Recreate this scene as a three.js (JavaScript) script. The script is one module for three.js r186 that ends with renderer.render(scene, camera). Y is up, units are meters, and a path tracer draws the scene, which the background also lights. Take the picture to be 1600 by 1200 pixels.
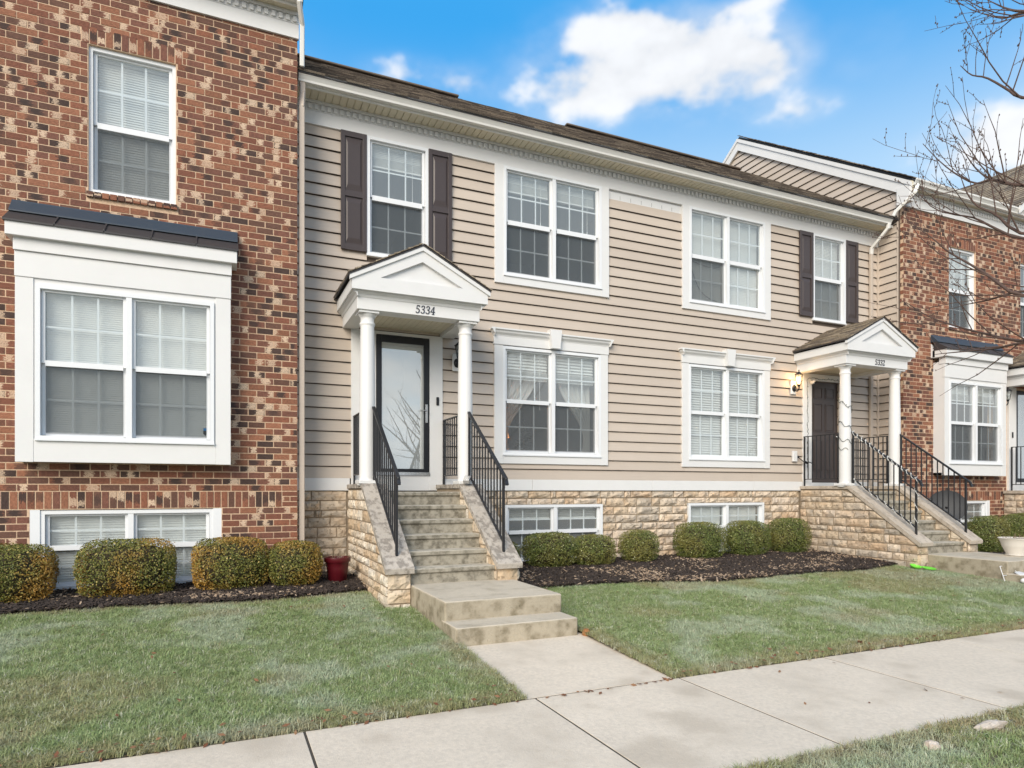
import * as THREE from 'three';
import { mergeGeometries } from 'three/addons/utils/BufferGeometryUtils.js';
import { RoundedBoxGeometry } from 'three/addons/geometries/RoundedBoxGeometry.js';
import { FontLoader } from 'three/addons/loaders/FontLoader.js';
import { TextGeometry } from 'three/addons/geometries/TextGeometry.js';

// ---------------------------------------------------------------- camera, sky, sun, exposure
const B = 1.48;                                   // eye height above the pavement; all heights below are measured from eye level
const scene = new THREE.Scene();
const camera = new THREE.PerspectiveCamera(60.87, 1024 / 768, 0.05, 900);
camera.position.set(0, B, 9.61);
camera.rotation.y = -23.885 * Math.PI / 180;
camera.setViewOffset(1600, 1200, 0, -166.5, 1600, 1200);   // rising front: verticals stay upright
const renderer = new THREE.WebGLRenderer({ antialias: true });
renderer.setSize(1024, 768);
renderer.toneMapping = THREE.LinearToneMapping;
renderer.toneMappingExposure = 2.8;
renderer.shadowMap.enabled = true;

let seed = 7;
const rnd = () => { seed = (seed + 0x6D2B79F5) | 0; let t = Math.imul(seed ^ (seed >>> 15), 1 | seed); t = (t + Math.imul(t ^ (t >>> 7), 61 | t)) ^ t; return ((t ^ (t >>> 14)) >>> 0) / 4294967296; };
const rr = (a, b) => a + (b - a) * rnd();
const hash = (x, y, z) => { let h = Math.imul(x, 374761393) ^ Math.imul(y, 668265263) ^ Math.imul(z, 1274126177); h = Math.imul(h ^ (h >>> 13), 1274126177); return ((h ^ (h >>> 16)) >>> 0) / 4294967296; };
const lerp = (a, b, t) => a + (b - a) * t, clamp = (x, a = 0, b = 1) => Math.min(b, Math.max(a, x)), sst = (a, b, x) => { const t = clamp((x - a) / (b - a)); return t * t * (3 - 2 * t); };
function noise3(x, y, z, p = 0) {                  // value noise; p > 0: wraps every p cells in x and y
  const xi = Math.floor(x), yi = Math.floor(y), zi = Math.floor(z), f = (t) => t * t * (3 - 2 * t), u = f(x - xi), v = f(y - yi), w = f(z - zi);
  const m = (a) => p ? ((a % p) + p) % p : a, h = (i, j, k) => hash(m(xi + i), m(yi + j), zi + k);
  return lerp(lerp(lerp(h(0, 0, 0), h(1, 0, 0), u), lerp(h(0, 1, 0), h(1, 1, 0), u), v), lerp(lerp(h(0, 0, 1), h(1, 0, 1), u), lerp(h(0, 1, 1), h(1, 1, 1), u), v), w);
}
const fbm = (x, y, z, o = 4, p = 0) => { let s = 0, a = 0.5, n = 0; for (let i = 0; i < o; i++) { s += a * noise3(x, y, z + i * 17, p); n += a; a *= 0.5; x *= 2; y *= 2; z *= 2; p *= 2; } return s / n; };

{ // sky: deep blue above, pale at the horizon, cumulus in view, broken bright cloud over the rest
  const W = 3072, H = 1536, data = new Float32Array(W * H * 4), D2R = Math.PI / 180;
  const blobs = [[35.5, 33.2, 9.5, 3.1, 1], [29.5, 31.2, 5.5, 2.2, 0.8], [40.5, 31.2, 5.5, 2.6, 1], [44.5, 31, 3.6, 1.8, 0.85], [33, 35, 3.6, 1.4, 0.8], [59.5, 23.3, 4.4, 1.9, 1], [64, 23.3, 4, 2, 1], [19.4, 31.8, 2.2, 1.1, 0.8], [14.6, 32.2, 3.2, 1.1, 0.8], [47.5, 28, 2.8, 1, 0.78], [44, 34.9, 2.2, 0.4, 0.45], [64, 28.5, 2, 2.5, 0.9]];
  for (let j = 0; j < H; j++) {
    const el = ((j + 0.5) / H - 0.5) * Math.PI, ce = Math.cos(el), e = el / D2R;
    for (let i = 0; i < W; i++) {
      const th = ((i + 0.5) / W - 0.5) * 2 * Math.PI, dx = Math.cos(th) * ce, dz = Math.sin(th) * ce, dy = Math.sin(el);
      const az = Math.atan2(dx, -dz) / D2R;
      const t = sst(19, 36, e), t2 = sst(34, 75, e), t0 = sst(0, 20, e);
      let r = lerp(lerp(lerp(0.74, 0.46, t0), 0.045, t), 0.035, t2), g = lerp(lerp(lerp(0.82, 0.66, t0), 0.34, t), 0.26, t2), b = lerp(lerp(lerp(0.90, 0.86, t0), 0.76, t), 0.64, t2);
      if (e < -2) { const k = 4 * (j * W + i); data[k] = 0.3; data[k + 1] = 0.335; data[k + 2] = 0.37; data[k + 3] = 1; continue; }
      const n = fbm(dx * 5.5 + 3, dy * 11, dz * 5.5, 6), n2 = fbm(dx * 17 + 9, dy * 30, dz * 17 + 4, 6);
      let d = 0;
      for (const [a, el0, w, h, s] of blobs) { let da = az - a; if (da > 180) da -= 360; if (da < -180) da += 360; const q = (da / w) ** 2 + ((e - el0) / h) ** 2; if (q < 5) d += s * Math.exp(-q * 1.1); }
      d = Math.min(d, 1.15);
      let dv = Math.abs(az - 30); if (dv > 180) dv = 360 - dv;
      const away = Math.max(sst(48, 110, dv), sst(42, 70, e));   // cloud cover thickens behind the camera: the place lies in shadowless light
      let c = sst(0.22, 1.08, d + (n2 - 0.5) * 2.2 + (n - 0.5) * 0.6 - 0.05) * sst(0.05, 0.4, d) * 0.95; c = Math.max(c, 0.55 * sst(0, 0.7, d) * sst(0.3, 0.7, n2 * 0.5 + n * 0.5));
      c = Math.max(c, away * sst(0.36, 0.62, n + (n2 - 0.5) * 0.35) * 0.95);
      c = Math.max(c, 0.35 * sst(0.5, 0.75, n) * sst(40, 12, e));
      const shade = lerp(0.86, 1.0, sst(0.3, 0.7, n2)), k = 4 * (j * W + i);
      data[k] = 0.42 * lerp(r, 0.86 * shade, c); data[k + 1] = 0.42 * lerp(g, 0.87 * shade, c); data[k + 2] = 0.42 * lerp(b, 0.89 * shade, c); data[k + 3] = 1;
    }
  }
  const sky = new THREE.DataTexture(data, W, H, THREE.RGBAFormat, THREE.FloatType);
  sky.mapping = THREE.EquirectangularReflectionMapping; sky.magFilter = sky.minFilter = THREE.LinearFilter; sky.needsUpdate = true;
  scene.background = sky; scene.environment = sky;
}
const sun = new THREE.DirectionalLight(new THREE.Color(1, 0.90, 0.76), 1.5);
sun.position.set(-17, 20, 24); sun.target.position.set(5, 1, 0);
sun.castShadow = true; sun.shadow.radius = 75; sun.shadow.mapSize.set(2048, 2048);
Object.assign(sun.shadow.camera, { left: -16, right: 16, top: 14, bottom: -14, near: 1, far: 80 });
scene.add(sun, sun.target);

// ---------------------------------------------------------------- helpers
const taken = {}, origin = new Map();
const numbered = (n) => { const k = taken[n] = (taken[n] ?? -1) + 1; return k ? `${n}_${String(k).padStart(3, '0')}` : n; };
function thing(name, label, category, [x, y, z], group, kind) {
  const o = new THREE.Group(); o.name = numbered(name); o.position.set(x, y + B, z); scene.add(o); origin.set(o, [x, y, z]);
  o.userData = { label, category }; if (group) o.userData.group = group; if (kind) o.userData.kind = kind;
  return o;
}
function sub(parent, name, label) { const g = new THREE.Group(); g.name = name; parent.add(g); origin.set(g, origin.get(parent)); if (label) g.userData.label = label; return g; }
const norm = (g) => { if (g.index) g = g.toNonIndexed(); for (const k of Object.keys(g.attributes)) if (!['position', 'normal', 'uv', 'color'].includes(k)) g.deleteAttribute(k); return g; };
function merge(gs) {
  gs = gs.map(norm); const col = gs.some((g) => g.attributes.color);
  for (const g of gs) { if (!g.attributes.normal) g.computeVertexNormals(); if (!g.attributes.uv) g.setAttribute('uv', new THREE.BufferAttribute(new Float32Array(g.attributes.position.count * 2), 2)); if (!col) g.deleteAttribute('color'); }
  return mergeGeometries(gs);
}
function boxuv(g, ou = 0, ov = 0) {               // uv in metres along the face
  g = norm(g); const p = g.attributes.position, uv = new Float32Array(p.count * 2), a = new THREE.Vector3(), b = new THREE.Vector3(), c = new THREE.Vector3();
  for (let i = 0; i < p.count; i += 3) {
    a.fromBufferAttribute(p, i); b.fromBufferAttribute(p, i + 1).sub(a); c.fromBufferAttribute(p, i + 2).sub(a); b.cross(c);
    const x = Math.abs(b.x), y = Math.abs(b.y), z = Math.abs(b.z);
    for (let k = 0; k < 3; k++) { const X = p.getX(i + k), Y = p.getY(i + k), Z = p.getZ(i + k); const [u, v] = z >= x && z >= y ? [X, Y] : x >= y ? [Z, Y] : [X, Z]; uv[2 * (i + k)] = u + ou; uv[2 * (i + k) + 1] = v + ov; }
  }
  g.setAttribute('uv', new THREE.BufferAttribute(uv, 2)); return g;
}
function part(parent, name, geo, mat, label) {
  const [x, y, z] = origin.get(parent); let g = Array.isArray(geo) ? merge(geo) : geo;
  g.translate(-x, -y, -z); const m = new THREE.Mesh(g, mat); m.name = name; m.castShadow = m.receiveShadow = true; parent.add(m); origin.set(m, [x, y, z]);
  if (label) m.userData.label = label; return m;
}
function single(name, label, category, geo, mat, at, group, kind) {   // a thing that is one mesh
  let g = Array.isArray(geo) ? merge(geo) : geo; g.translate(-at[0], -at[1], -at[2]);
  const m = new THREE.Mesh(g, mat); m.name = numbered(name); m.position.set(at[0], at[1] + B, at[2]); m.castShadow = m.receiveShadow = true; scene.add(m);
  m.userData = kind ? { kind } : { label, category }; if (kind && label) m.userData.label = label; if (group) m.userData.group = group; return m;
}
const box = (x0, x1, y0, y1, z0, z1) => boxuv(new THREE.BoxGeometry(x1 - x0, y1 - y0, z1 - z0).translate((x0 + x1) / 2, (y0 + y1) / 2, (z0 + z1) / 2));
const rbox = (x0, x1, y0, y1, z0, z1, r = 0.008, s = 2) => boxuv(new RoundedBoxGeometry(x1 - x0, y1 - y0, z1 - z0, s, r).translate((x0 + x1) / 2, (y0 + y1) / 2, (z0 + z1) / 2));
const V = (x, y, z) => new THREE.Vector3(x, y, z);
function runX(pts, x0, x1) {                       // same, written out so that faces look outwards whatever the winding
  const n = pts.length, pos = []; const tri = (a, b, c) => pos.push(...a, ...b, ...c);
  let area = 0; for (let i = 0; i < n; i++) { const [a, b] = pts[i], [c, d] = pts[(i + 1) % n]; area += a * d - c * b; }
  const P = area < 0 ? pts.slice().reverse() : pts;
  for (let i = 0; i < n; i++) { const [z, y] = P[i], [z2, y2] = P[(i + 1) % n]; tri([x0, y, z], [x1, y, z], [x1, y2, z2]); tri([x0, y, z], [x1, y2, z2], [x0, y2, z2]); }
  const tris = THREE.ShapeUtils.triangulateShape(P.map(([a, b]) => new THREE.Vector2(a, b)), []);
  for (const [a, b, c] of tris) { const q = (k, x) => [x, P[k][1], P[k][0]]; tri(q(a, x0), q(b, x0), q(c, x0)); tri(q(a, x1), q(c, x1), q(b, x1)); }
  const g = new THREE.BufferGeometry(); g.setAttribute('position', new THREE.BufferAttribute(new Float32Array(pos), 3)); g.computeVertexNormals(); return boxuv(g);
}
const runZ = (pts, z0, z1) => boxuv(runX(pts.map(([x, y]) => [-x, y]), z0, z1).rotateY(-Math.PI / 2));   // profile [x, y] run along z
function extr(outline, holes, z0, z1) {            // flat outline in x, y with holes, thick from z0 to z1
  const s = new THREE.Shape(outline.map(([x, y]) => new THREE.Vector2(x, y)));
  for (const h of holes) s.holes.push(new THREE.Path(h.map(([x, y]) => new THREE.Vector2(x, y))));
  return boxuv(new THREE.ExtrudeGeometry(s, { depth: z1 - z0, bevelEnabled: false }).translate(0, 0, z0));
}
const rect = (x0, x1, y0, y1) => [[x0, y0], [x1, y0], [x1, y1], [x0, y1]];
const ring = (x0, x1, y0, y1, w, z0, z1) => [box(x0, x1, y0, y0 + w, z0, z1), box(x0, x1, y1 - w, y1, z0, z1), box(x0, x0 + w, y0 + w, y1 - w, z0, z1), box(x1 - w, x1, y0 + w, y1 - w, z0, z1)];
function bar(a, b, r, r2 = r, n = 8) { const d = b.clone().sub(a), g = new THREE.CylinderGeometry(r2, r, d.length(), n, 1); g.translate(0, d.length() / 2, 0); g.applyQuaternion(new THREE.Quaternion().setFromUnitVectors(V(0, 1, 0), d.clone().normalize())); return g.translate(a.x, a.y, a.z); }
function sqbar(a, b, w, h = w) { const d = b.clone().sub(a), L = d.length(), g = new THREE.BoxGeometry(w, h, L); const m = new THREE.Matrix4().lookAt(a, b, V(0, 1, 0)); g.applyMatrix4(m); const c = a.clone().add(b).multiplyScalar(0.5); return boxuv(g.translate(c.x, c.y, c.z)); }
const tube = (pts, r, seg = 4, n = 6) => norm(new THREE.TubeGeometry(new THREE.CatmullRomCurve3(pts), pts.length * seg, r, n));
function tint(g, c) { g = norm(g); const a = new Float32Array(g.attributes.position.count * 3); for (let i = 0; i < a.length; i += 3) { a[i] = c[0]; a[i + 1] = c[1]; a[i + 2] = c[2]; } g.setAttribute('color', new THREE.BufferAttribute(a, 3)); return g; }

// ---------------------------------------------------------------- materials
const toS = (l) => Math.round(255 * clamp(l <= 0.0031308 ? 12.92 * l : 1.055 * Math.pow(l, 1 / 2.4) - 0.055));
function tex(w, h, fn, srgb = true, rep = [1, 1]) {   // fn(u, v, x, y) gives linear r, g, b
  const d = new Uint8Array(w * h * 4);
  for (let y = 0; y < h; y++) for (let x = 0; x < w; x++) { const c = fn(x / w, y / h, x, y), k = 4 * (y * w + x); if (typeof c === 'number') { d[k] = d[k + 1] = d[k + 2] = clamp(c) * 255; } else { d[k] = srgb ? toS(c[0]) : clamp(c[0]) * 255; d[k + 1] = srgb ? toS(c[1]) : clamp(c[1]) * 255; d[k + 2] = srgb ? toS(c[2]) : clamp(c[2]) * 255; } d[k + 3] = 255; }
  const t = new THREE.DataTexture(d, w, h); t.wrapS = t.wrapT = THREE.RepeatWrapping; t.magFilter = THREE.LinearFilter; t.minFilter = THREE.LinearMipmapLinearFilter; t.generateMipmaps = true; t.repeat.set(...rep); if (srgb) t.colorSpace = THREE.SRGBColorSpace; t.needsUpdate = true; return t;
}
const std = (o) => new THREE.MeshStandardMaterial({ roughness: 0.7, ...o });
const lin = (r, g, b) => new THREE.Color().setRGB(r, g, b);
const mulc = (c, k) => [c[0] * k, c[1] * k, c[2] * k], mixc = (a, b, t) => [lerp(a[0], b[0], t), lerp(a[1], b[1], t), lerp(a[2], b[2], t)];
const M = {};
// brick: 8 x 8 different faces in one print
M.brick = (() => {
  const red = [[0.215, 0.084, 0.048], [0.185, 0.072, 0.044], [0.245, 0.105, 0.060], [0.16, 0.068, 0.046]], dark = [0.035, 0.026, 0.024], brown = [0.125, 0.062, 0.043], cream = [0.66, 0.49, 0.35];
  const cells = []; let s0 = seed; seed = 99;
  for (let i = 0; i < 64; i++) { const t = rnd(); cells.push({ base: t < 0.66 ? red[i % 4] : t < 0.9 ? brown : mixc(brown, dark, 0.7), flash: rnd() < 0.3 ? rr(0.45, 0.95) : 0, fx: rr(0.25, 0.75), cream: rnd() < 0.42 ? rr(0.65, 1) : 0, cx: rr(0.1, 0.9), cw: rr(0.14, 0.36), k: rr(0.85, 1.18) }); }
  seed = s0;
  const map = tex(1024, 512, (u, v, x, y) => {
    const c = cells[(Math.floor(u * 8) + 8 * Math.floor(v * 8))], lu = u * 8 % 1, lv = v * 8 % 1;
    const n = fbm(x * 0.09, y * 0.13, 1, 3), n2 = fbm(x * 0.35, y * 0.35, 5, 2);
    let k = mulc(c.base, c.k * lerp(0.66, 1.34, n));
    if (c.flash) k = mixc(k, dark, c.flash * sst(0.42, 0.12, Math.abs(lu - c.fx) + (n - 0.5) * 0.35));
    if (c.cream) k = mixc(k, mulc(cream, lerp(0.7, 1.15, n2)), c.cream * sst(c.cw, c.cw * 0.55, Math.abs(lu - c.cx) + (n - 0.5) * 0.35) * sst(0.25, 0.5, n2 + 0.12));
    return mulc(k, lerp(0.85, 1.15, n2));
  });
  return std({ map, bumpMap: tex(256, 256, (u, v, x, y) => fbm(x * 0.2, y * 0.2, 3, 3), false, [2, 2]), bumpScale: 0.002, roughness: 0.9 });
})();
M.mortar = std({ map: tex(256, 256, (u, v, x, y) => mulc([0.62, 0.44, 0.30], lerp(0.75, 1.2, fbm(u * 32, v * 32, 2, 3, 32))), true, [2, 2]), roughness: 0.95 });
const sidingMap = tex(512, 512, (u, v) => { const g = fbm(u * 4, v * 128, 3, 2, 4), b = fbm(u * 6, v * 6, 8, 3, 6); return mulc([1, 1, 1], 0.9 + 0.07 * g + 0.06 * (b - 0.5)); }, true, [0.6, 0.6]);
const sidingBump = tex(512, 512, (u, v) => fbm(u * 5, v * 160, 6, 3, 5), false, [0.6, 0.6]);
M.siding = [[0.56, 0.478, 0.40], [0.545, 0.463, 0.387], [0.575, 0.492, 0.413]].map((c) => std({ color: lin(...c), map: sidingMap, bumpMap: sidingBump, bumpScale: 0.0012, roughness: 0.6 }));
M.beige = std({ color: lin(0.13, 0.10, 0.08), roughness: 0.95 });  // dark brown sheathing, not beige: groove shade between siding boards put into its colour
const trimMap = tex(256, 256, (u, v) => { const n = fbm(u * 8, v * 8, 4, 4, 8), d = fbm(u * 3, v * 14, 12, 3, 3); return mulc([1, 0.995, 0.98], 0.93 + 0.05 * n - 0.07 * sst(0.6, 0.8, d)); }, true, [0.7, 0.7]);
M.white = std({ color: lin(0.745, 0.745, 0.745), map: trimMap, roughness: 0.45 });
M.vinyl = std({ color: lin(0.755, 0.77, 0.785), roughness: 0.35 });
M.soffit = std({ color: lin(0.70, 0.64, 0.50), map: trimMap, roughness: 0.55 });
M.gutter = std({ color: lin(0.80, 0.79, 0.76), map: trimMap, roughness: 0.35 });
M.shutter = std({ color: lin(0.058, 0.043, 0.041), roughness: 0.42, bumpMap: sidingBump, bumpScale: 0.0006 });
M.door = std({ color: lin(0.062, 0.047, 0.043), roughness: 0.4 });
M.black = std({ color: lin(0.012, 0.013, 0.016), roughness: 0.35, metalness: 0.1 });
M.iron = std({ color: lin(0.016, 0.016, 0.018), roughness: 0.42, bumpMap: tex(128, 128, (u, v) => fbm(u * 16, v * 16, 1, 3, 16), false, [4, 4]), bumpScale: 0.0008 });
M.ink = std({ color: lin(0.012, 0.014, 0.03), roughness: 0.4 });
M.chrome = std({ color: lin(0.75, 0.75, 0.74), metalness: 1, roughness: 0.25 });
M.glass = new THREE.MeshPhysicalMaterial({ color: lin(0.86, 0.9, 0.9), transmission: 1, thickness: 0, roughness: 0.015, metalness: 0.22, ior: 1.6 });
M.doorglass = new THREE.MeshPhysicalMaterial({ color: lin(0.86, 0.9, 0.9), transmission: 1, thickness: 0, roughness: 0.01, metalness: 0.62, ior: 1.6 });
M.screen = std({ color: lin(0.035, 0.042, 0.048), transparent: true, opacity: 0.42, roughness: 0.8, side: THREE.DoubleSide });
M.blind = std({ color: lin(0.82, 0.82, 0.80), roughness: 0.5 });
M.curtain = new THREE.MeshPhysicalMaterial({ color: lin(0.82, 0.8, 0.76), roughness: 1, transmission: 0.35, thickness: 0, side: THREE.DoubleSide });
M.room = std({ color: lin(0.42, 0.43, 0.42), roughness: 0.9 });
M.flash = std({ color: lin(0.035, 0.052, 0.075), roughness: 0.45, map: trimMap });
M.panel = std({ color: lin(0.040, 0.036, 0.038), roughness: 0.55, map: trimMap });
const stoneMap = tex(512, 512, (u, v, x, y) => {
  const a = fbm(u * 6, v * 6, 2, 4, 6), b = fbm(u * 20, v * 20, 7, 4, 20), c = fbm(u * 3, v * 5, 14, 3, 3);
  let k = mixc([0.84, 0.80, 0.76], [1.2, 1.12, 1.02], sst(0.3, 0.7, a)); k = mixc(k, [0.98, 0.80, 0.62], 0.55 * sst(0.5, 0.72, c)); k = mixc(k, [0.42, 0.38, 0.33], 0.7 * sst(0.6, 0.78, b)); return mulc(k, 0.78);
}, true, [1.3, 1.3]);
const stoneBump = tex(512, 512, (u, v) => fbm(u * 14, v * 14, 5, 5, 14), false, [1.3, 1.3]);
M.stone = [[0.73, 0.64, 0.54], [0.70, 0.62, 0.52], [0.78, 0.69, 0.59], [0.66, 0.56, 0.44], [0.68, 0.55, 0.42], [0.60, 0.545, 0.47]].map((c) => std({ color: lin(...c), map: stoneMap, bumpMap: stoneBump, bumpScale: 0.018, roughness: 0.92 }));
M.stonewhite = [[0.82, 0.75, 0.64], [0.74, 0.65, 0.53], [0.66, 0.54, 0.40], [0.88, 0.84, 0.76]].map((c) => std({ color: lin(...c), map: stoneMap, bumpMap: stoneBump, bumpScale: 0.02, roughness: 0.92 }));
M.stonemortar = std({ map: tex(256, 256, (u, v) => mulc([0.30, 0.235, 0.165], lerp(0.7, 1.25, fbm(u * 24, v * 24, 2, 4, 24))), true, [2, 2]), roughness: 0.97 });
const concMap = (base, stain, lo, hi, amt, sc = 1, fr = 7) => tex(1024, 1024, (u, v, x, y) => {
  const a = fbm(u * 5, v * 5, 3, 5, 5), b = fbm(u * 160, v * 160, 9, 2, 160), c = fbm(u * fr, v * fr, 21, 6, fr), h = hash(x, y, 3), pit = noise3(u * 90, v * 90, 33, 90);
  let k = mulc(base, 0.86 + 0.2 * a + 0.2 * (b - 0.5) + 0.10 * (h - 0.5)); k = mixc(k, stain, amt * sst(lo, hi, c + 0.22 * (b - 0.5))); if (fr > 9 && pit > 0.95) k = mulc(k, 0.75); return k;
}, true, [sc, sc]);
const concBump = tex(512, 512, (u, v, x, y) => 0.5 * fbm(u * 60, v * 60, 5, 3, 60) + 0.5 * hash(x, y, 9), false, [1.4, 1.4]);
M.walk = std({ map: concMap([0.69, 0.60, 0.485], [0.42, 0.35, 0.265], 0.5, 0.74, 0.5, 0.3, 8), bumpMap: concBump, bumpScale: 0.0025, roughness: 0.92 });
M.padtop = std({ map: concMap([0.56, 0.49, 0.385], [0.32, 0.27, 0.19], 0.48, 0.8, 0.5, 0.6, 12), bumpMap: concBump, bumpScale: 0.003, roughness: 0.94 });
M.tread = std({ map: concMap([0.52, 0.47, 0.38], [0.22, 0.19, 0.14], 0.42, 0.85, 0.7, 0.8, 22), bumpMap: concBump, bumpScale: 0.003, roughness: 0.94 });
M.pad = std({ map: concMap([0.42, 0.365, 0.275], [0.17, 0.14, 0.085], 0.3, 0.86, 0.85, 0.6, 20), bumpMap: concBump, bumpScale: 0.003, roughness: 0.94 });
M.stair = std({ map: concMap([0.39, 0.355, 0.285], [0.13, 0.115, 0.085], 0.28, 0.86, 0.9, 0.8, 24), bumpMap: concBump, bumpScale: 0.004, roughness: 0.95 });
M.coping = std({ map: concMap([0.47, 0.42, 0.36], [0.19, 0.165, 0.14], 0.38, 0.7, 0.75, 0.8, 30), bumpMap: concBump, bumpScale: 0.004, roughness: 0.95 });
M.coping2 = std({ map: concMap([0.50, 0.43, 0.35], [0.30, 0.25, 0.2], 0.46, 0.7, 0.6, 0.8, 22), bumpMap: concBump, bumpScale: 0.003, roughness: 0.95 });
M.ridge = std({ color: lin(0.15, 0.12, 0.095), roughness: 0.95, bumpMap: concBump, bumpScale: 0.004 });
M.joint = std({ color: lin(0.06, 0.05, 0.038), roughness: 1 });
M.vc = std({ vertexColors: true, roughness: 0.93 });
M.shingle = std({ vertexColors: true, roughness: 0.95, map: tex(256, 256, (u, v, x, y) => { const h = hash(x, y, 1), n = fbm(u * 40, v * 40, 2, 2, 40); return mulc([1, 1, 1], 0.45 + 0.55 * h * n * 2); }, true, [3, 3]), bumpMap: tex(256, 256, (u, v, x, y) => hash(x, y, 4), false, [3, 3]), bumpScale: 0.003 });

// ---------------------------------------------------------------- ground, pavement, lawns, beds
const setting = (name, geo, mat, at) => single(name, null, null, geo, mat, at, null, 'structure');
const WALK_L = 1.97, WALK_R = 3.24, SW0 = 5.42, SW1 = 6.92;
const lawnY = (x, z) => -1.20 - 0.268 * clamp((z - 0.6) / (SW0 - 0.6)) - (z > SW1 ? 0.006 : 0) + 0.03 * (fbm(x * 0.8 + 40, z * 0.8 + 20, 3, 3) - 0.5);
function sheet(inside, x0, x1, z0, z1, step, y) {
  const pos = [], nx = Math.ceil((x1 - x0) / step), nz = Math.ceil((z1 - z0) / step);
  for (let i = 0; i < nx; i++) for (let j = 0; j < nz; j++) {
    const a = x0 + i * step, b = Math.min(x1, a + step), c = z0 + j * step, d = Math.min(z1, c + step); if (!inside((a + b) / 2, (c + d) / 2)) continue;
    const p = (x, z) => [x, y(x, z), z]; pos.push(...p(a, c), ...p(a, d), ...p(b, d), ...p(a, c), ...p(b, d), ...p(b, c));
  }
  const g = new THREE.BufferGeometry(); g.setAttribute('position', new THREE.BufferAttribute(new Float32Array(pos), 3)); g.computeVertexNormals(); return boxuv(g);
}
M.earth = std({ map: tex(512, 512, (u, v, x, y) => mulc(mixc([0.085, 0.085, 0.045], [0.14, 0.115, 0.07], fbm(u * 9, v * 9, 2, 4, 9)), 0.6 + 0.8 * hash(x, y, 5)), true, [0.5, 0.5]), roughness: 1 });
M.mulchbase = std({ map: tex(512, 512, (u, v, x, y) => mulc(mixc([0.03, 0.022, 0.017], [0.10, 0.075, 0.05], sst(0.45, 0.75, fbm(u * 30, v * 30, 2, 4, 30))), 0.6 + 0.8 * hash(x, y, 5)), true, [0.8, 0.8]), roughness: 1 });
const edgeL = (x) => 1.62 + 0.09 * Math.sin(x * 1.9 + 1) + 0.07 * (fbm(x * 5, 1, 2, 3) - 0.5), edgeM = (x) => lerp(1.95, 2.28, clamp((x - 3.6) / 3)) - 0.17 * clamp((x - 9) / 2) + 0.05 * Math.sin(x * 2.2) + 0.07 * (fbm(x * 5, 4, 2, 3) - 0.5);
const STX = 8.855;                                 // second entrance: same stairs, this far along
const onStairs = (x, z) => { for (const d of [0, STX]) { const q = x - d; if (q > 1.62 && q < 3.3 && z < 2.5) return true; if (q > 1.93 && q < 3.21 && z < 4.02) return true; } return false; };
const bed = (x, z) => !onStairs(x, z) && z > -0.2 && (x < 2 ? z < edgeL(x) : x < 11.4 ? z < edgeM(x) : z < 2.35);
const grassy = (x, z) => !onStairs(x, z) && !bed(x, z) && ((z > 0.5 && z < SW0 - 0.004 && !(x > WALK_L && x < WALK_R && z > 3.9) && !(x > WALK_L + STX && x < WALK_R + STX && z > 3.9)) || (z > SW1 + 0.004 && z < 8.9));
setting('ground', new THREE.PlaneGeometry(500, 500).rotateX(-Math.PI / 2).translate(0, -1.66, 0), M.earth, [0, -1.66, 0]);
setting('lawn', sheet((x, z) => z < SW0 ? !onStairs(x, z) && !(z > 3.95 && ((x > WALK_L && x < WALK_R) || (x > WALK_L + STX && x < WALK_R + STX))) : z > SW1, -9, 22, 0.3, 8.9, 0.08, (x, z) => lawnY(x, z) - 0.012), M.earth, [5, -1.48, 4]);
setting('mulch_bed', sheet((x, z) => bed(x, z), -7, 20, -0.1, 2.5, 0.04, (x, z) => lawnY(x, z) + 0.012 + 0.03 * sst(0, 0.3, (x < 2 ? edgeL(x) : x < 11.4 ? edgeM(x) : 2.35) - z)), M.mulchbase, [5, -1.2, 1]);
setting('street', boxuv(new THREE.BoxGeometry(120, 0.1, 8).translate(0, -1.66, 13.6)), std({ map: concMap([0.06, 0.06, 0.062], [0.04, 0.04, 0.04], 0.5, 0.7, 0.6, 0.4), roughness: 0.95 }), [0, -1.71, 13.6]);
setting('kerb', rbox(-60, 60, -1.75, -1.5, 9.05, 9.25, 0.02), M.walk, [0, -1.75, 9.15]);
setting('soil', box(-9, 22, -1.655, -1.512, 0.2, 9.0), M.earth, [5, -1.655, 4.6]);
{ // pavement: slabs with open joints, and the path to the steps
  const p = thing('pavement', null, null, [4, -1.6, 6.17], null, 'structure'); delete p.userData.category; delete p.userData.label;
  const xs = [-9, -7.5, -5.9, -4.32, -2.73, -1.13, 0.46, 2.04, 3.30, 4.88, 6.60, 8.15, 9.7, 11.25, 12.8, 14.4, 16, 17.6, 19.2, 21];
  for (let i = 0; i + 1 < xs.length; i++) { const t = hash(i, 3, 1) * 0.002; part(p, 'paving_slab', boxuv(rbox(xs[i] + 0.0075, xs[i + 1] - 0.0075, -1.6, -1.48 - t, SW0, SW1, 0.003, 1), hash(i, 1, 1) * 9, hash(i, 2, 2) * 9), M.walk); }
  part(p, 'joint_filler', box(-9, 21, -1.62, -1.4845, SW0 - 0.035, SW1 - 0.01), M.joint);
  for (const d of [0, STX]) {
    const w = thing('path', null, null, [2.6 + d, -1.6, 4.7], null, 'structure'); delete w.userData.category; delete w.userData.label;
    part(w, 'paving_slab', runX([[3.9, -1.6], [SW0 - 0.016, -1.6], [SW0 - 0.016, -1.481], [3.9, -1.418]], WALK_L - 0.03 + d, WALK_R + 0.03 + d), M.walk);
  }
}
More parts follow.
